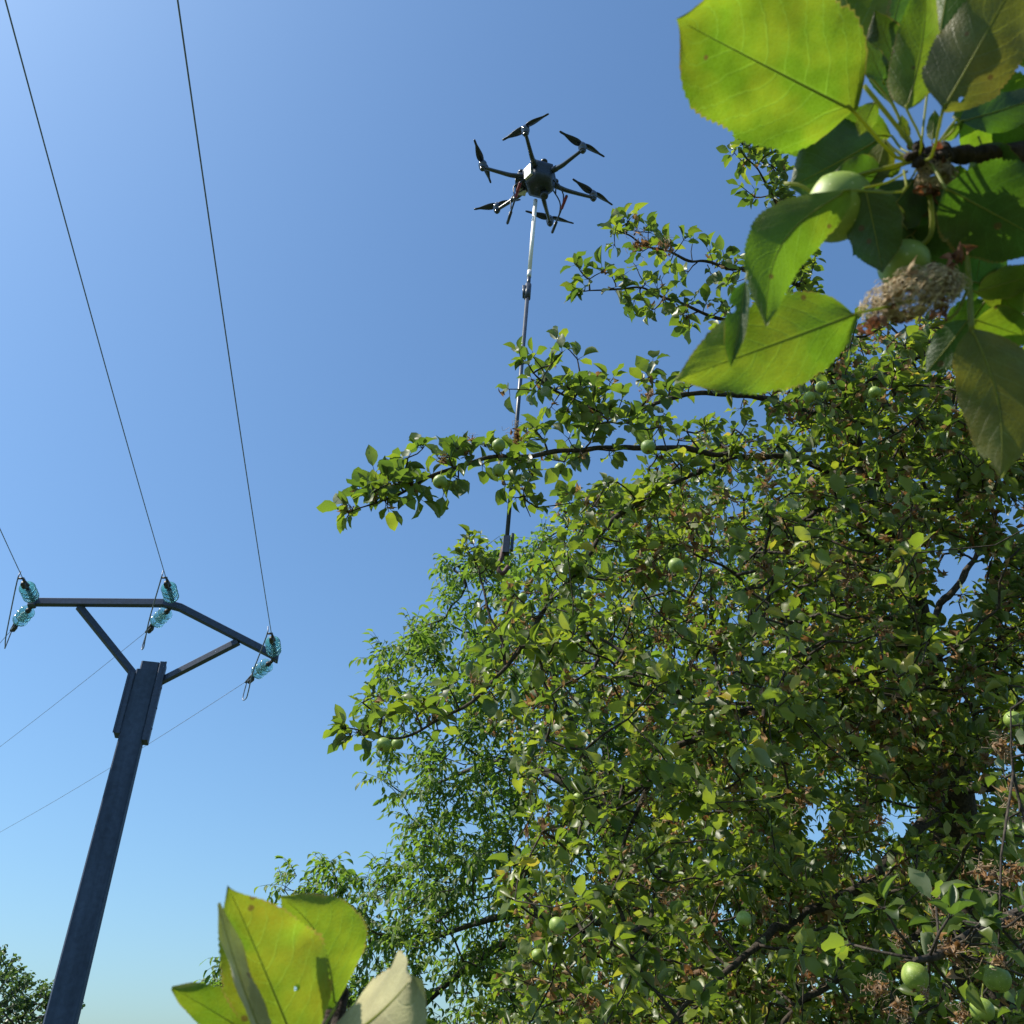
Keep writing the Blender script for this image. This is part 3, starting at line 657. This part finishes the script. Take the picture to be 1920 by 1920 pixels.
def put_apple(c, r, parent, ax=None):
    ax = norm(np.array([rng.normal()*.3, rng.normal()*.3, 1])) if ax is None else norm(np.asarray(ax, float))
    a = apple_mb(c, r, ax).build("apple", M_['apple'], parent)
    MB().tube(spline([c+ax*r*.75, c+ax*r*1.3+rv()*r*.1, c+ax*r*1.9+rv()*r*.3], 5), r*.06, 6).build("stalk", M_['petiole'], a)
    cx = Leaves(DT)
    for k in range(5):
        q = norm(-ax+rv()*.6); cx.add(c-ax*r*.86, q, rv(), r*.4, r*.16, .3)
    cx.build("calyx", M_['dry_leaf'], a)
    return a
apx = [(935,835,14),(935,882,14),(825,903,15),(1050,878,12),(1215,838,15),(1350,722,17),(1540,725,12),(1517,745,12),(1268,1060,16),(912,1235,11),(1100,1115,10),(720,1396,15),(746,1394,12),(1085,1495,11),(1045,1735,17),(1008,1790,12),(1630,1228,9),(1395,1722,15),(1640,735,12),(1420,1080,9),(1320,1395,9),(1580,1690,11),(1240,1570,9),(1700,1380,9),(1480,1290,9),(980,1120,9),(1160,1390,9),(1840,800,10)]
for x, y, r in apx: put_apple(P(x, y, min(.0235*F/r, 3.9)), .0215 if r > 9.8 else r*3.9/F, apple_tree)
def clump(c, r, name, parent, n=26, strands=40, tone=.4):
    L_ = Leaves(DT)
    for k in range(n):
        q = c+rv()*r*rng.uniform(.1,.8); L_.add(q, norm(rv()+np.array([0,0,-.5])), rv(), r*rng.uniform(.5,1.0), r*rng.uniform(.25,.5), float(np.clip(tone+rng.normal()*.25,0,1)))
    o = L_.build(name, M_['dry_leaf'], parent)
    if strands:
        m = MB()
        for k in range(strands):
            a = c+rv()*r*.9; b = a+rv()*r*.7; m.tube(spline([a, (a+b)/2+rv()*r*.4, b], 6), r*.018, 3, cap=False)
        m.build("web_strands", M_['dry_strand'], o)
    return o
M_['dry_strand'] = simple("dry_strands", (.30,.22,.15), .8, var=.4, scale=200)
cpx = [(657,955,13),(880,822,13),(968,815,22),(830,860,12),(1200,455,24),(1245,466,20),(1215,738,16),(1090,850,16),(1430,1060,22),(1510,1502,24),(1638,1535,24),(1255,1685,26),(1330,1515,28),(1215,1500,18),(1215,1785,28),(1870,1560,28),(1862,1420,26),(1700,950,24),(1240,1195,22),(1220,1350,20),(1440,1700,20),(1560,1600,18),(1300,1250,20),(1590,1070,24),(1520,1830,26),(1100,1880,22),(1440,900,20),(1700,1640,26),(1490,1260,20),(890,1275,16),(1660,1180,22),(1380,1230,18)]
for x, y, r in cpx:
    d = rng.uniform(2.95,3.5) if x > 1000 else 2.82
    clump(P(x, y, d), r*d/F, "withered_leaf_clump", apple_tree, 14, 16)

# low bough of the same tree close to the camera, bottom right
lb = [(2350,1500,2.6),(2150,1620,2.1),(1980,1690,1.75),(1850,1740,1.6),(1760,1790,1.5),(1715,1800,1.45)]
lbp = spline([P(*q) for q in lb], 30); lbp = spline([tp[1], P(2250,1450,3.4), P(2350,1500,2.6)], 10)[:-1]+lbp
MB().tube(lbp, list(np.linspace(.03,.004,len(lbp))), 8).build("branch", M_['bark'], apple_tree)
lb2 = spline([P(1980,1690,1.75), P(1930,1560,1.8), P(1900,1450,1.85), P(1895,1330,1.9)], 12); MB().tube(lb2, list(np.linspace(.005,.0015,13)), 6).build("branch", M_['bark'], apple_tree)
fl = Leaves(AT); tb = MB()
for i in range(44):
    s = lbp[10:] if i % 3 else lb2
    p = s[int(rng.integers(len(s)*.3 if i % 3 else 0, len(s)))]; o_ = norm(rv()+np.array([0,-.2,.3])); c = p+o_*rng.uniform(.02,.12)
    if i > 30: c = P(rng.uniform(1700,2050), rng.uniform(1650,2000), rng.uniform(1.5,2.2))
    tb.tube([p, (p+c)/2+rv()*.01, c], [.003,.0025,.002], 5); st = []
    rosette(fl, c, o_, int(rng.integers(3,6)), rng.uniform(.04,.056), .25, st)
    for a, b in st: tb.tube([a, b], [.0012,.0009], 4, cap=False)
fl.build("low_foliage", M_['apple_leaf'], apple_tree, "stuff"); o = tb.build("low_twigs", M_['bark'], apple_tree); o["kind"] = "stuff"
for x, y, r in ((1715,1830,26),(1868,1832,26),(1842,1892,22),(1900,1350,17)): put_apple(P(x, y, .024*F/r), .0235, apple_tree, (.3,.1,1))
for x, y, r, d in ((1790,1785,38,1.5),(1875,1800,22,1.42),(1735,1860,14,1.4),(1760,1700,24,1.6),(1850,1640,30,1.8),(1900,1730,20,1.6),(1800,1900,20,1.6),(1690,1760,20,1.5),(1900,1490,30,1.9),(1880,1400,24,1.9),(1640,1850,24,1.9),(1900,1640,30,1.8),(1690,1890,26,1.7)): clump(P(x, y, d), r*d/F, "withered_leaf_clump", apple_tree, 26, 20, .5)

# ------------------------------------------------------------------ the walnut tree behind
def tree_skeleton(base, crown_pts, r0, bark, root, trunk_top, n_limb=9):
    tr = spline([base, base*.6+trunk_top*.4+np.array([.08,0,0]), trunk_top], 16)
    MB().tube(tr, list(np.linspace(r0, r0*.5, 17)), 12).build("trunk", bark, root)
    sk = list(tr[5:]); C_ = np.array(crown_pts); idx = rng.choice(len(C_), n_limb, replace=False)
    for i in idx:
        e = C_[i]; s = tr[int(rng.integers(7,16))]; m = (s+e)/2+np.array([0,0,.25*rng.random()])+rv()*.15
        pts = spline([s, m, e], 14); MB().tube(pts, list(np.linspace(r0*.32, .012, 15)), 7).build("branch", bark, root); sk += pts
    return sk
wal = empty("walnut_tree", np.array([1.3,8.7,0]), "taller walnut tree with narrow drooping leaflets, standing behind the apple tree", "walnut tree")
wl = Leaves(WT); rach = MB(); wn_ = []
wpoly = [(960,1010),(870,1040),(835,1085),(845,1120),(780,1140),(770,1175),(700,1190),(705,1290),(690,1330),(740,1420),(760,1440),(705,1455),(770,1520),(745,1600),(700,1640),(600,1625),(500,1660),(560,1720),(640,1740),(660,1830),(420,1790),(400,1810),(420,1900),(430,2150),(1750,2150),(1750,1300),(1600,1000),(1400,900),(1150,950)]
def walnut_leaf(c, d, size, tone):
    nl = int(rng.integers(2,4)); d = norm(d); dr = np.array([0,0,-1.0]); n_ = norm(np.array([0,0,1.])+rv()*.5); sd_ = norm(np.cross(d, n_))
    pts = []; p = c.copy(); q = d.copy(); L_ = size*2.6
    for k in range(nl+2): pts.append(p.copy()); p = p+q*L_/(nl+1); q = norm(q+dr*.13)
    rach.tube(pts, .0022, 3, cap=False)
    for k in range(1, nl+1):
        for s in (-1,1):
            dd = norm(sd_*s*.9+q*.55+dr*rng.uniform(.1,.7)+rv()*.15); wl.add(pts[k], dd, norm(n_+rv()*.45), size*rng.uniform(.8,1.15), size*rng.uniform(.34,.46), float(np.clip(tone+rng.normal()*.2,0,1)))
    wl.add(pts[-1], norm(q+dr*.3), norm(n_+rv()*.4), size*1.25, size*.5, float(np.clip(tone+rng.normal()*.2,0,1)))
n = 0
while n < 2000:
    x, y = rng.uniform(390,1750), rng.uniform(900,2130)
    if not inpoly(x, y, wpoly): continue
    pr_ = 1.0 if x < 1300 else (.9 if y > 1350 else .5)
    for hx, hy, hr, hp in holes+[(860,1640,22,.2),(655,1800,30,.2),(940,1730,24,.2)]:
        if (x-hx)**2+(y-hy)**2 < hr*hr: pr_ *= hp
    if y > 1620 and x < 820: pr_ *= 1.6
    if rng.random() > pr_: continue
    e = min(1, max(0, (x-500)/700)); d = 8.6+rng.normal()*.9*(.3+e)
    c = P(x, y, d)
    if noise.noise(V(c*1.6)) < -.25 and rng.random() < .6: continue
    wn_.append(c); n += 1; out = norm(np.array([(x-1150)/600, -.4, .5])+rv()*.7); tone = .45+.25*noise.noise(V(c*.8))
    for k in range(int(rng.integers(4,7))): walnut_leaf(c, norm(out*.6+rv()), .082, tone)
sk = tree_skeleton(np.array([1.3,8.7,0]), wn_, .2, M_['walnut_bark'], wal, P(1130,1450,8.6), 12)
tb = MB(); network(sk, wn_, .0036, tb); o = tb.build("twigs", M_['walnut_bark'], wal); o["kind"] = "stuff"
o = rach.build("leaf_stalks", M_['walnut_leaf'], wal); o["kind"] = "stuff"
wl.build("foliage", M_['walnut_leaf'], wal, "stuff")

# ------------------------------------------------------------------ far tree, lower left
fb = np.array([P(10,1900,21)[0], P(10,1900,21)[1], 0]); ft = empty("distant_tree", fb, "small distant leafy tree in the lower left corner behind the pole", "tree")
fpoly = [(-260,2100),(-260,1850),(-120,1760),(-30,1790),(5,1775),(35,1790),(45,1815),(60,1835),(75,1840),(95,1830),(90,1860),(130,1870),(158,1875),(150,1895),(140,1915),(150,1940),(200,2100)]
fL = Leaves(AT[:3]); fn = []; n = 0
while n < 1500:
    x, y = rng.uniform(-260,200), rng.uniform(1750,2090)
    if not inpoly(x, y, fpoly): continue
    c = P(x, y, 21+rng.normal()*.8); fn.append(c); n += 1
    for k in range(11): fL.add(c+rv()*rng.random()*.13, rv(), norm(np.array([0,0,1])+rv()*.8), .10*rng.uniform(.7,1.2), .075, rng.random())
sk = tree_skeleton(fb, fn, .14, M_['walnut_bark'], ft, P(-30,1960,21), 9)
tb = MB(); network(sk, fn, .009, tb); o = tb.build("twigs", M_['walnut_bark'], ft); o["kind"] = "stuff"
fL.build("foliage", M_['far_leaf'], ft, "stuff")

# ------------------------------------------------------------------ large near leaves
TT_ = np.linspace(0, 1, 201)
def _prof(ws):
    ts = [0,.03,.08,.2,.35,.5,.65,.78,.87,.93,.97,1]; y = np.interp(TT_, ts, ws)
    for _ in range(3): y[1:-1] = np.convolve(y, np.ones(9)/9, 'same')[1:-1] if False else np.convolve(np.pad(y, 4, mode='edge'), np.ones(9)/9, 'valid')[1:-1]
    y[0] = .02; y[-1] = .005; return y
WA_ = _prof([0,.24,.50,.84,1,.97,.80,.55,.33,.17,.08,0]); WB_ = _prof([0,.34,.64,.92,1,1,.97,.84,.55,.22,.07,0])
def near_leaf(root, b, t, width, d=(.42,.42), m='near_leaf', fold=.12, curl=.25, twist=0., roll=0., asym=0., bend=0., hub=None, seed=0, tipw=.0, face=None, flip=False, wave=.06, blunt=.3, label=None, rows=64, cols=18):
    """an apple leaf with toothed edge from its base pixel to its tip pixel; width in photo pixels; bend bows it in the picture plane"""
    A, B = P(b[0], b[1], d[0]), P(t[0], t[1], d[1]); L_ = np.linalg.norm(B-A); dm = (d[0]+d[1])/2; W = width*dm/F
    Y = (B-A)/L_; vd = norm((A+B)/2-CAM)
    Nn = -(vd-Y*np.dot(vd, Y)); Nn = norm(Nn)                    # side turned to the viewer
    X = np.cross(Y, Nn)
    Nn, X = Nn*math.cos(roll)+X*math.sin(roll), X*math.cos(roll)-Nn*math.sin(roll)
    zs = 1.0 if flip else -1.0                                    # flip: the upper face is the one we see
    rs = np.random.default_rng(seed+100); ph = rs.random(6)*6.28; vs, fs, uvs = [], [], []
    for i in range(rows+1):
        t_ = i/rows
        wa = np.interp(t_, TT_, WA_); wb = np.interp(t_, TT_, WB_); wd = wa*(1-blunt)+wb*blunt
        tooth = (t_*34) % 1.0; sw = 1+.085*(tooth-.5)*(1 if .06 < t_ < .96 else 0)+.018*math.sin(t_*21+ph[0])
        tw_ = twist*(t_-.5)
        for j in range(cols+1):
            s = j/cols*2-1; a = abs(s)
            hw = W/2*wd*sw*(1+asym*(1 if s > 0 else -1))
            x = s*hw*math.cos(fold*a); z = a*hw*math.sin(fold*(.5+.5*a))*1.2
            z += W*wave*(math.sin(t_*7+ph[1]+s*1.4)*a*a+.5*math.sin(t_*17+ph[2]+2*s)*a**3)
            q = (t_*8-a**1.25*2.3)%1.0; z += W*.006*abs(q-.5)*2*math.sin(math.pi*min(1,a*1.02))     # quilting between the side veins
            z -= curl*L_*(t_*t_-.0)*.5; z += curl*L_*.5*t_
            bx = bend*L_*math.sin(math.pi*t_)
            xx = x*math.cos(tw_)-z*math.sin(tw_)*0; zz = z+x*math.sin(tw_)
            vs.append(A+Y*(t_*L_)+X*(xx+bx)+Nn*zz*zs*-1*(-1)); uvs.append((t_, j/cols))
    for i in range(rows):
        for j in range(cols):
            f = (i*(cols+1)+j, i*(cols+1)+j+1, (i+1)*(cols+1)+j+1, (i+1)*(cols+1)+j)
            fs.append(f[::-1] if not flip else f)
    mb = MB().add(vs, fs); me_o = mb.build("leaf", M_[m], root)
    me = me_o.data; uvl = me.uv_layers.new(name="leaf")
    li = np.empty(len(me.loops), 'i'); me.loops.foreach_get("vertex_index", li); uvl.data.foreach_set("uv", np.array(uvs)[li].ravel().astype('f'))
    if label: me_o["label"] = label
    # midrib standing proud on the side away from the upper face, running into the stalk
    mid = [np.array(vs[i*(cols+1)+cols//2]) for i in range(0, rows-3, 3)]
    st = hub if hub is not None else A-Y*L_*.12
    k = W*.006+.00022
    if hub is not None:
        st = np.asarray(st)+rs.normal(size=3)*.0015; hl = np.linalg.norm(mid[0]-st)
        chain = spline([st, (st*.6+mid[0]*.4)+rs.normal(size=3)*hl*.07-UP*hl*.05, mid[0], mid[1]], 9)[:-1]+mid[1:]
    else: chain = [st]+mid
    nc = len(chain)-len(mid)
    MB().tube(chain, [k*1.5]*nc+list(np.linspace(k*1.1, k*.2, len(mid))), 8).build("stalk", M_['petiole'], me_o)
    return me_o
nt_base = np.array([1.25,.35,0.]); ntree = empty("apple_tree", nt_base, "nearby apple tree reaching a leafy bough with big sunlit leaves into the top right corner", "apple tree")
HUB = P(1722,292,.44)
bough = spline([P(1735,294,.44), P(1800,290,.445), P(1920,290,.455), P(2100,300,.49), P(2500,420,.65), nt_base+np.array([0,0,1.75])], 40)
MB().tube(bough, [ (.0046 if i < 12 else .0048+.00035*(i-12))*(1+.12*math.sin(i*1.7)+.08*rng.normal()) for i in range(41)], 14).build("branch", M_['twig'], ntree)
MB().tube(spline([nt_base, nt_base+np.array([-.03,.02,.9]), nt_base+np.array([0,0,1.75]), nt_base+np.array([.25,.1,2.6])], 30), list(np.linspace(.06,.02,31)), 12).build("trunk", M_['bark'], ntree)
# knobbly spur at the end of the twig, with bud scales
mb = MB()
for i in range(16):
    c = P(rng.uniform(1700,1770), rng.uniform(268,318), rng.uniform(.432,.446)); r = rng.uniform(.0012,.0032)
    mb.lathe(c, rv(), [(0,-r),(r*.8,-r*.6),(r,0),(r*.7,r*.8),(0,r*1.3)], 8)
mb.build("spur", M_['twig'], ntree)
NL = [ # base, tip, width, depths, extras
 dict(b=(1600,208), t=(1268,36), width=292, d=(.43,.40), fold=.10, curl=.16, blunt=1.0, asym=.12, roll=.12, wave=.04, hub=HUB, label="largest sunlit leaf, toothed and pointing to the upper left"),
 dict(b=(1618,128), t=(1545,-150), width=150, d=(.46,.46), fold=.15, roll=-.25, hub=P(1690,250,.45), m='near_leaf'),
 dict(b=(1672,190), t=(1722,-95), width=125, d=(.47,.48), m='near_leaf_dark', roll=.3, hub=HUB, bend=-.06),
 dict(b=(1700,205), t=(1738,-60), width=100, d=(.42,.42), fold=.35, roll=.35, curl=.2, hub=HUB, bend=.05, m='near_leaf'),
 dict(b=(1738,180), t=(1790,-120), width=110, d=(.455,.455), fold=.3, roll=-.5, curl=.2, hub=HUB, m='near_leaf'),
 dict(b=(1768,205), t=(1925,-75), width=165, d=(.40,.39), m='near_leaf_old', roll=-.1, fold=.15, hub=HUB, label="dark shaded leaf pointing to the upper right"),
 dict(b=(1850,130), t=(1955,-60), width=80, d=(.45,.45), m='near_leaf', roll=.2),
 dict(b=(1792,225), t=(2010,215), width=150, d=(.45,.46), m='near_leaf', roll=.2, hub=P(1760,275,.44)),
 dict(b=(1800,228), t=(2010,160), width=80, d=(.43,.43), m='near_leaf_dark', roll=-.5, hub=P(1760,275,.44)),
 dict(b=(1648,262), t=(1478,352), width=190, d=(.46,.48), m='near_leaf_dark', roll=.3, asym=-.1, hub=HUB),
 dict(b=(1672,255), t=(1418,262), width=120, d=(.47,.49), m='near_leaf', roll=-.5, hub=HUB),
 dict(b=(1660,262), t=(1632,360), width=52, d=(.45,.45), m='near_leaf_yellow', roll=.2, hub=HUB),
 dict(b=(1592,356), t=(1437,612), width=135, d=(.405,.395), fold=.30, bend=.17, curl=.2, roll=-.15, asym=.05, hub=P(1700,318,.44), label="curved bright leaf in front of the upper apple"),
 dict(b=(1606,588), t=(1266,712), width=178, d=(.415,.40), fold=.10, curl=.15, roll=.10, hub=P(1700,560,.43), label="broad yellow-green leaf pointing left below the curved one"),
 dict(b=(1398,528), t=(1370,688), width=56, d=(.385,.385), m='near_leaf_dark', roll=.5, fold=.5, flip=True, bend=-.04),
 dict(b=(1622,352), t=(1655,512), width=105, d=(.435,.435), m='near_leaf_dark', roll=.2, hub=P(1700,320,.44)),
 dict(b=(1700,345), t=(1690,465), width=70, d=(.46,.46), m='near_leaf', roll=-.4, hub=HUB),
 dict(b=(1772,352), t=(1990,470), width=185, d=(.42,.42), m='near_leaf_dark', roll=.1, hub=HUB, label="large dark shaded leaf at the right edge"),
 dict(b=(1800,330), t=(1990,395), width=90, d=(.47,.47), m='near_leaf', roll=.3, hub=HUB),
 dict(b=(1835,530), t=(2000,560), width=85, d=(.45,.45), m='near_leaf_yellow', roll=-.3, hub=P(1800,520,.44)),
 dict(b=(1830,548), t=(1985,505), width=60, d=(.44,.44), m='near_leaf', roll=.3, hub=P(1800,520,.44)),
 dict(b=(1822,615), t=(1876,900), width=150, d=(.42,.41), m='near_leaf_old', bend=-.07, roll=-.15, fold=.14, asym=-.15, curl=.1, hub=P(1815,520,.43), label="dark drooping leaf hanging at the right, blotched brown at its tip"),
 dict(b=(1815,600), t=(1735,700), width=70, d=(.44,.45), m='near_leaf_dark', roll=.3, hub=P(1815,560,.43)),
 dict(b=(1850,560), t=(1780,670), width=90, d=(.46,.46), m='near_leaf_dark', roll=-.2),
]
for (b_, t_, w_, m_, rl) in [((1715,335),(1600,480),120,'near_leaf_dark',.2),((1762,330),(1725,490),110,'near_leaf_dark',-.2),((1700,430),(1800,560),110,'near_leaf_dark',.3),((1800,310),(1755,430),90,'near_leaf',.2),((1850,420),(1825,565),100,'near_leaf_dark',-.3),((1830,600),(1945,640),80,'near_leaf',.2),((1660,330),(1560,330),80,'near_leaf_dark',.2),((1840,270),(1890,390),90,'near_leaf_dark',.3),((1880,200),(1990,300),110,'near_leaf_dark',-.3),((1690,150),(1640,20),80,'near_leaf_dark',.2),((1700,262),(1690,215),22,'near_leaf_yellow',.2),((1748,262),(1752,205),26,'near_leaf',-.3),((1772,262),(1810,228),24,'near_leaf_yellow',.3),((1690,312),(1640,330),26,'near_leaf',.3),((1725,330),(1700,395),34,'near_leaf_dark',.2),((1765,325),(1790,385),34,'near_leaf_yellow',-.4),((1800,335),(1835,400),40,'near_leaf',.4),((1640,190),(1612,255),40,'near_leaf_yellow',-.2),((1655,150),(1625,75),46,'near_leaf_dark',.4),((1900,60),(1960,130),60,'near_leaf',.2),((1870,520),(1905,610),60,'near_leaf',.3),((1640,400),(1700,425),60,'near_leaf_dark',.1)]:
    NL.append(dict(b=b_, t=t_, width=w_, d=(.45,.45), m=m_, roll=rl, hub=None, rows=30, cols=8))
for i, k in enumerate(NL): near_leaf(ntree, seed=i, **k)
put_apple(P(1572,388,.455), .0175, ntree, (-.75,-.1,.55)); put_apple(P(1694,492,.45), .0125, ntree, (.2,-.2,1))
# fruit stalks and the hanging leaf stalk
def stalk(pts, r): MB().tube(spline([P(*q) for q in pts], 16), r, 8).build("stalk", M_['petiole'], ntree)
stalk([(1722,300,.44),(1660,315,.445),(1605,330,.45)], .0011)
stalk([(1730,300,.44),(1745,380,.44),(1745,440,.44),(1715,470,.445)], .0013)
stalk([(1750,310,.44),(1800,400,.44),(1815,500,.435),(1822,620,.42)], .0013)
stalk([(1820,530,.435),(1790,590,.43),(1745,612,.43)], .0009)
stalk([(1620,160,.44),(1680,235,.44),(1722,292,.44)], .0011)
# dried flower remains: tangled tan fibres and curled brown petals
def nest(c, rx, ry, rz, big=1):
    m = MB(); ax1 = norm(RT+UP*.22)
    for k in range(int(800*big)):
        a = rv()*rng.random()**.25; p = c+ax1*a[0]*rx+UP*(a[1]*ry-.25*ry*a[0]**2)+FW*a[2]*rz
        t1 = norm(np.cross(a, rv())); l = rng.uniform(.0025,.0065)
        dd = norm(ax1*t1[0]*1.6+UP*t1[1]*.7+FW*t1[2])
        m.tube(spline([p-dd*l, p-dd*l*.3+rv()*l*.35, p+dd*l*.4+rv()*l*.35, p+dd*l], 6), rng.uniform(.00010,.00020), 3, cap=False)
    o = m.build("dried_flower_tangle", M_['fibre'], ntree); L_ = Leaves(DT)
    for k in range(int(34*big)):                            # felted body under the fibres
        a = rv()*.62; L_.add(c+ax1*a[0]*rx+UP*a[1]*ry+FW*a[2]*rz, norm(ax1*np.sign(a[0])+rv()*.7), norm(-FW+rv()), rng.uniform(.008,.014), rng.uniform(.006,.010), rng.uniform(.7,1))
    L_.build("felted_bits", M_['dry_felt'], o); L_ = Leaves(DT)
    for k in range(int(44*big)):
        sx = rng.choice([-.75,.35,.85]); a = rv(); p = c+ax1*(sx*rx*.8+a[0]*rx*.3)+UP*((-.75 if sx < .6 else .8)*ry+a[1]*ry*.35)+FW*a[2]*rz*.6
        L_.add(p, norm(rv()-UP*.5), rv(), rng.uniform(.005,.011), rng.uniform(.004,.008), rng.random()*.8)
    L_.build("brown_petals", M_['dry_petal'], o)
M_['dry_felt'] = leafmat("dry_felt", [(0,(.16,.11,.07)),(1,(.34,.26,.16))], [(0,(.2,.14,.09)),(1,(.36,.27,.17))], [(0,(.3,.2,.1)),(1,(.4,.3,.18))], .3, .8, .15)
M_['fibre'] = simple("dried_fibre", (.58,.46,.31), .8, var=.4, scale=500, spec=.2)
M_['dry_petal'] = leafmat("dry_petal", [(0,(.06,.022,.014)),(1,(.22,.10,.06))], [(0,(.09,.04,.025)),(1,(.28,.15,.09))], [(0,(.25,.07,.03)),(1,(.4,.15,.06))], .3, .6, .3)
nest(P(1712,548,.425), .027, .0125, .012)
nest(P(1748,325,.437), .006, .010, .005, .25)

bs_base = np.array([-.25,.36,0.]); shoot = empty("apple_sapling", bs_base, "young shoot with large yellow-green leaves at the bottom edge, its right leaf pale and downy", "sapling")
bh = P(560,2010,.40)
MB().tube(spline([bs_base, bs_base+np.array([.02,-.01,.8]), P(575,2150,.41), bh], 30), list(np.linspace(.006,.0022,31)), 10).build("stem", M_['twig'], shoot)
near_leaf(shoot, (565,1990), (427,1660), 205, (.40,.38), 'near_leaf_yellow', fold=.3, curl=.22, roll=-.2, asym=.12, blunt=0., wave=.06, hub=bh, seed=40, label="tallest leaf, yellow-green and folded along its midrib")
near_leaf(shoot, (508,1985), (409,1694), 80, (.385,.372), 'near_leaf_fuzzy', fold=.15, curl=.15, roll=-1.0, bend=-.06, blunt=0., hub=bh, seed=41)
near_leaf(shoot, (628,1890), (526,1680), 165, (.43,.42), 'near_leaf', fold=.15, curl=.22, roll=.1, bend=.12, asym=.1, blunt=.1, hub=bh, seed=42)
near_leaf(shoot, (498,1960), (322,1852), 95, (.41,.40), 'near_leaf', fold=.3, curl=.2, roll=-.5, hub=bh, seed=43)
near_leaf(shoot, (612,1965), (775,1830), 330, (.39,.37), 'near_leaf_fuzzy', fold=.35, curl=.3, roll=-.72, asym=.1, wave=.06, bend=.03, hub=bh, seed=44, label="pale downy leaf turned to show its underside")
near_leaf(shoot, (650,1985), (835,1925), 95, (.42,.42), 'near_leaf_yellow', fold=.2, curl=.2, roll=.1, hub=bh, seed=45)
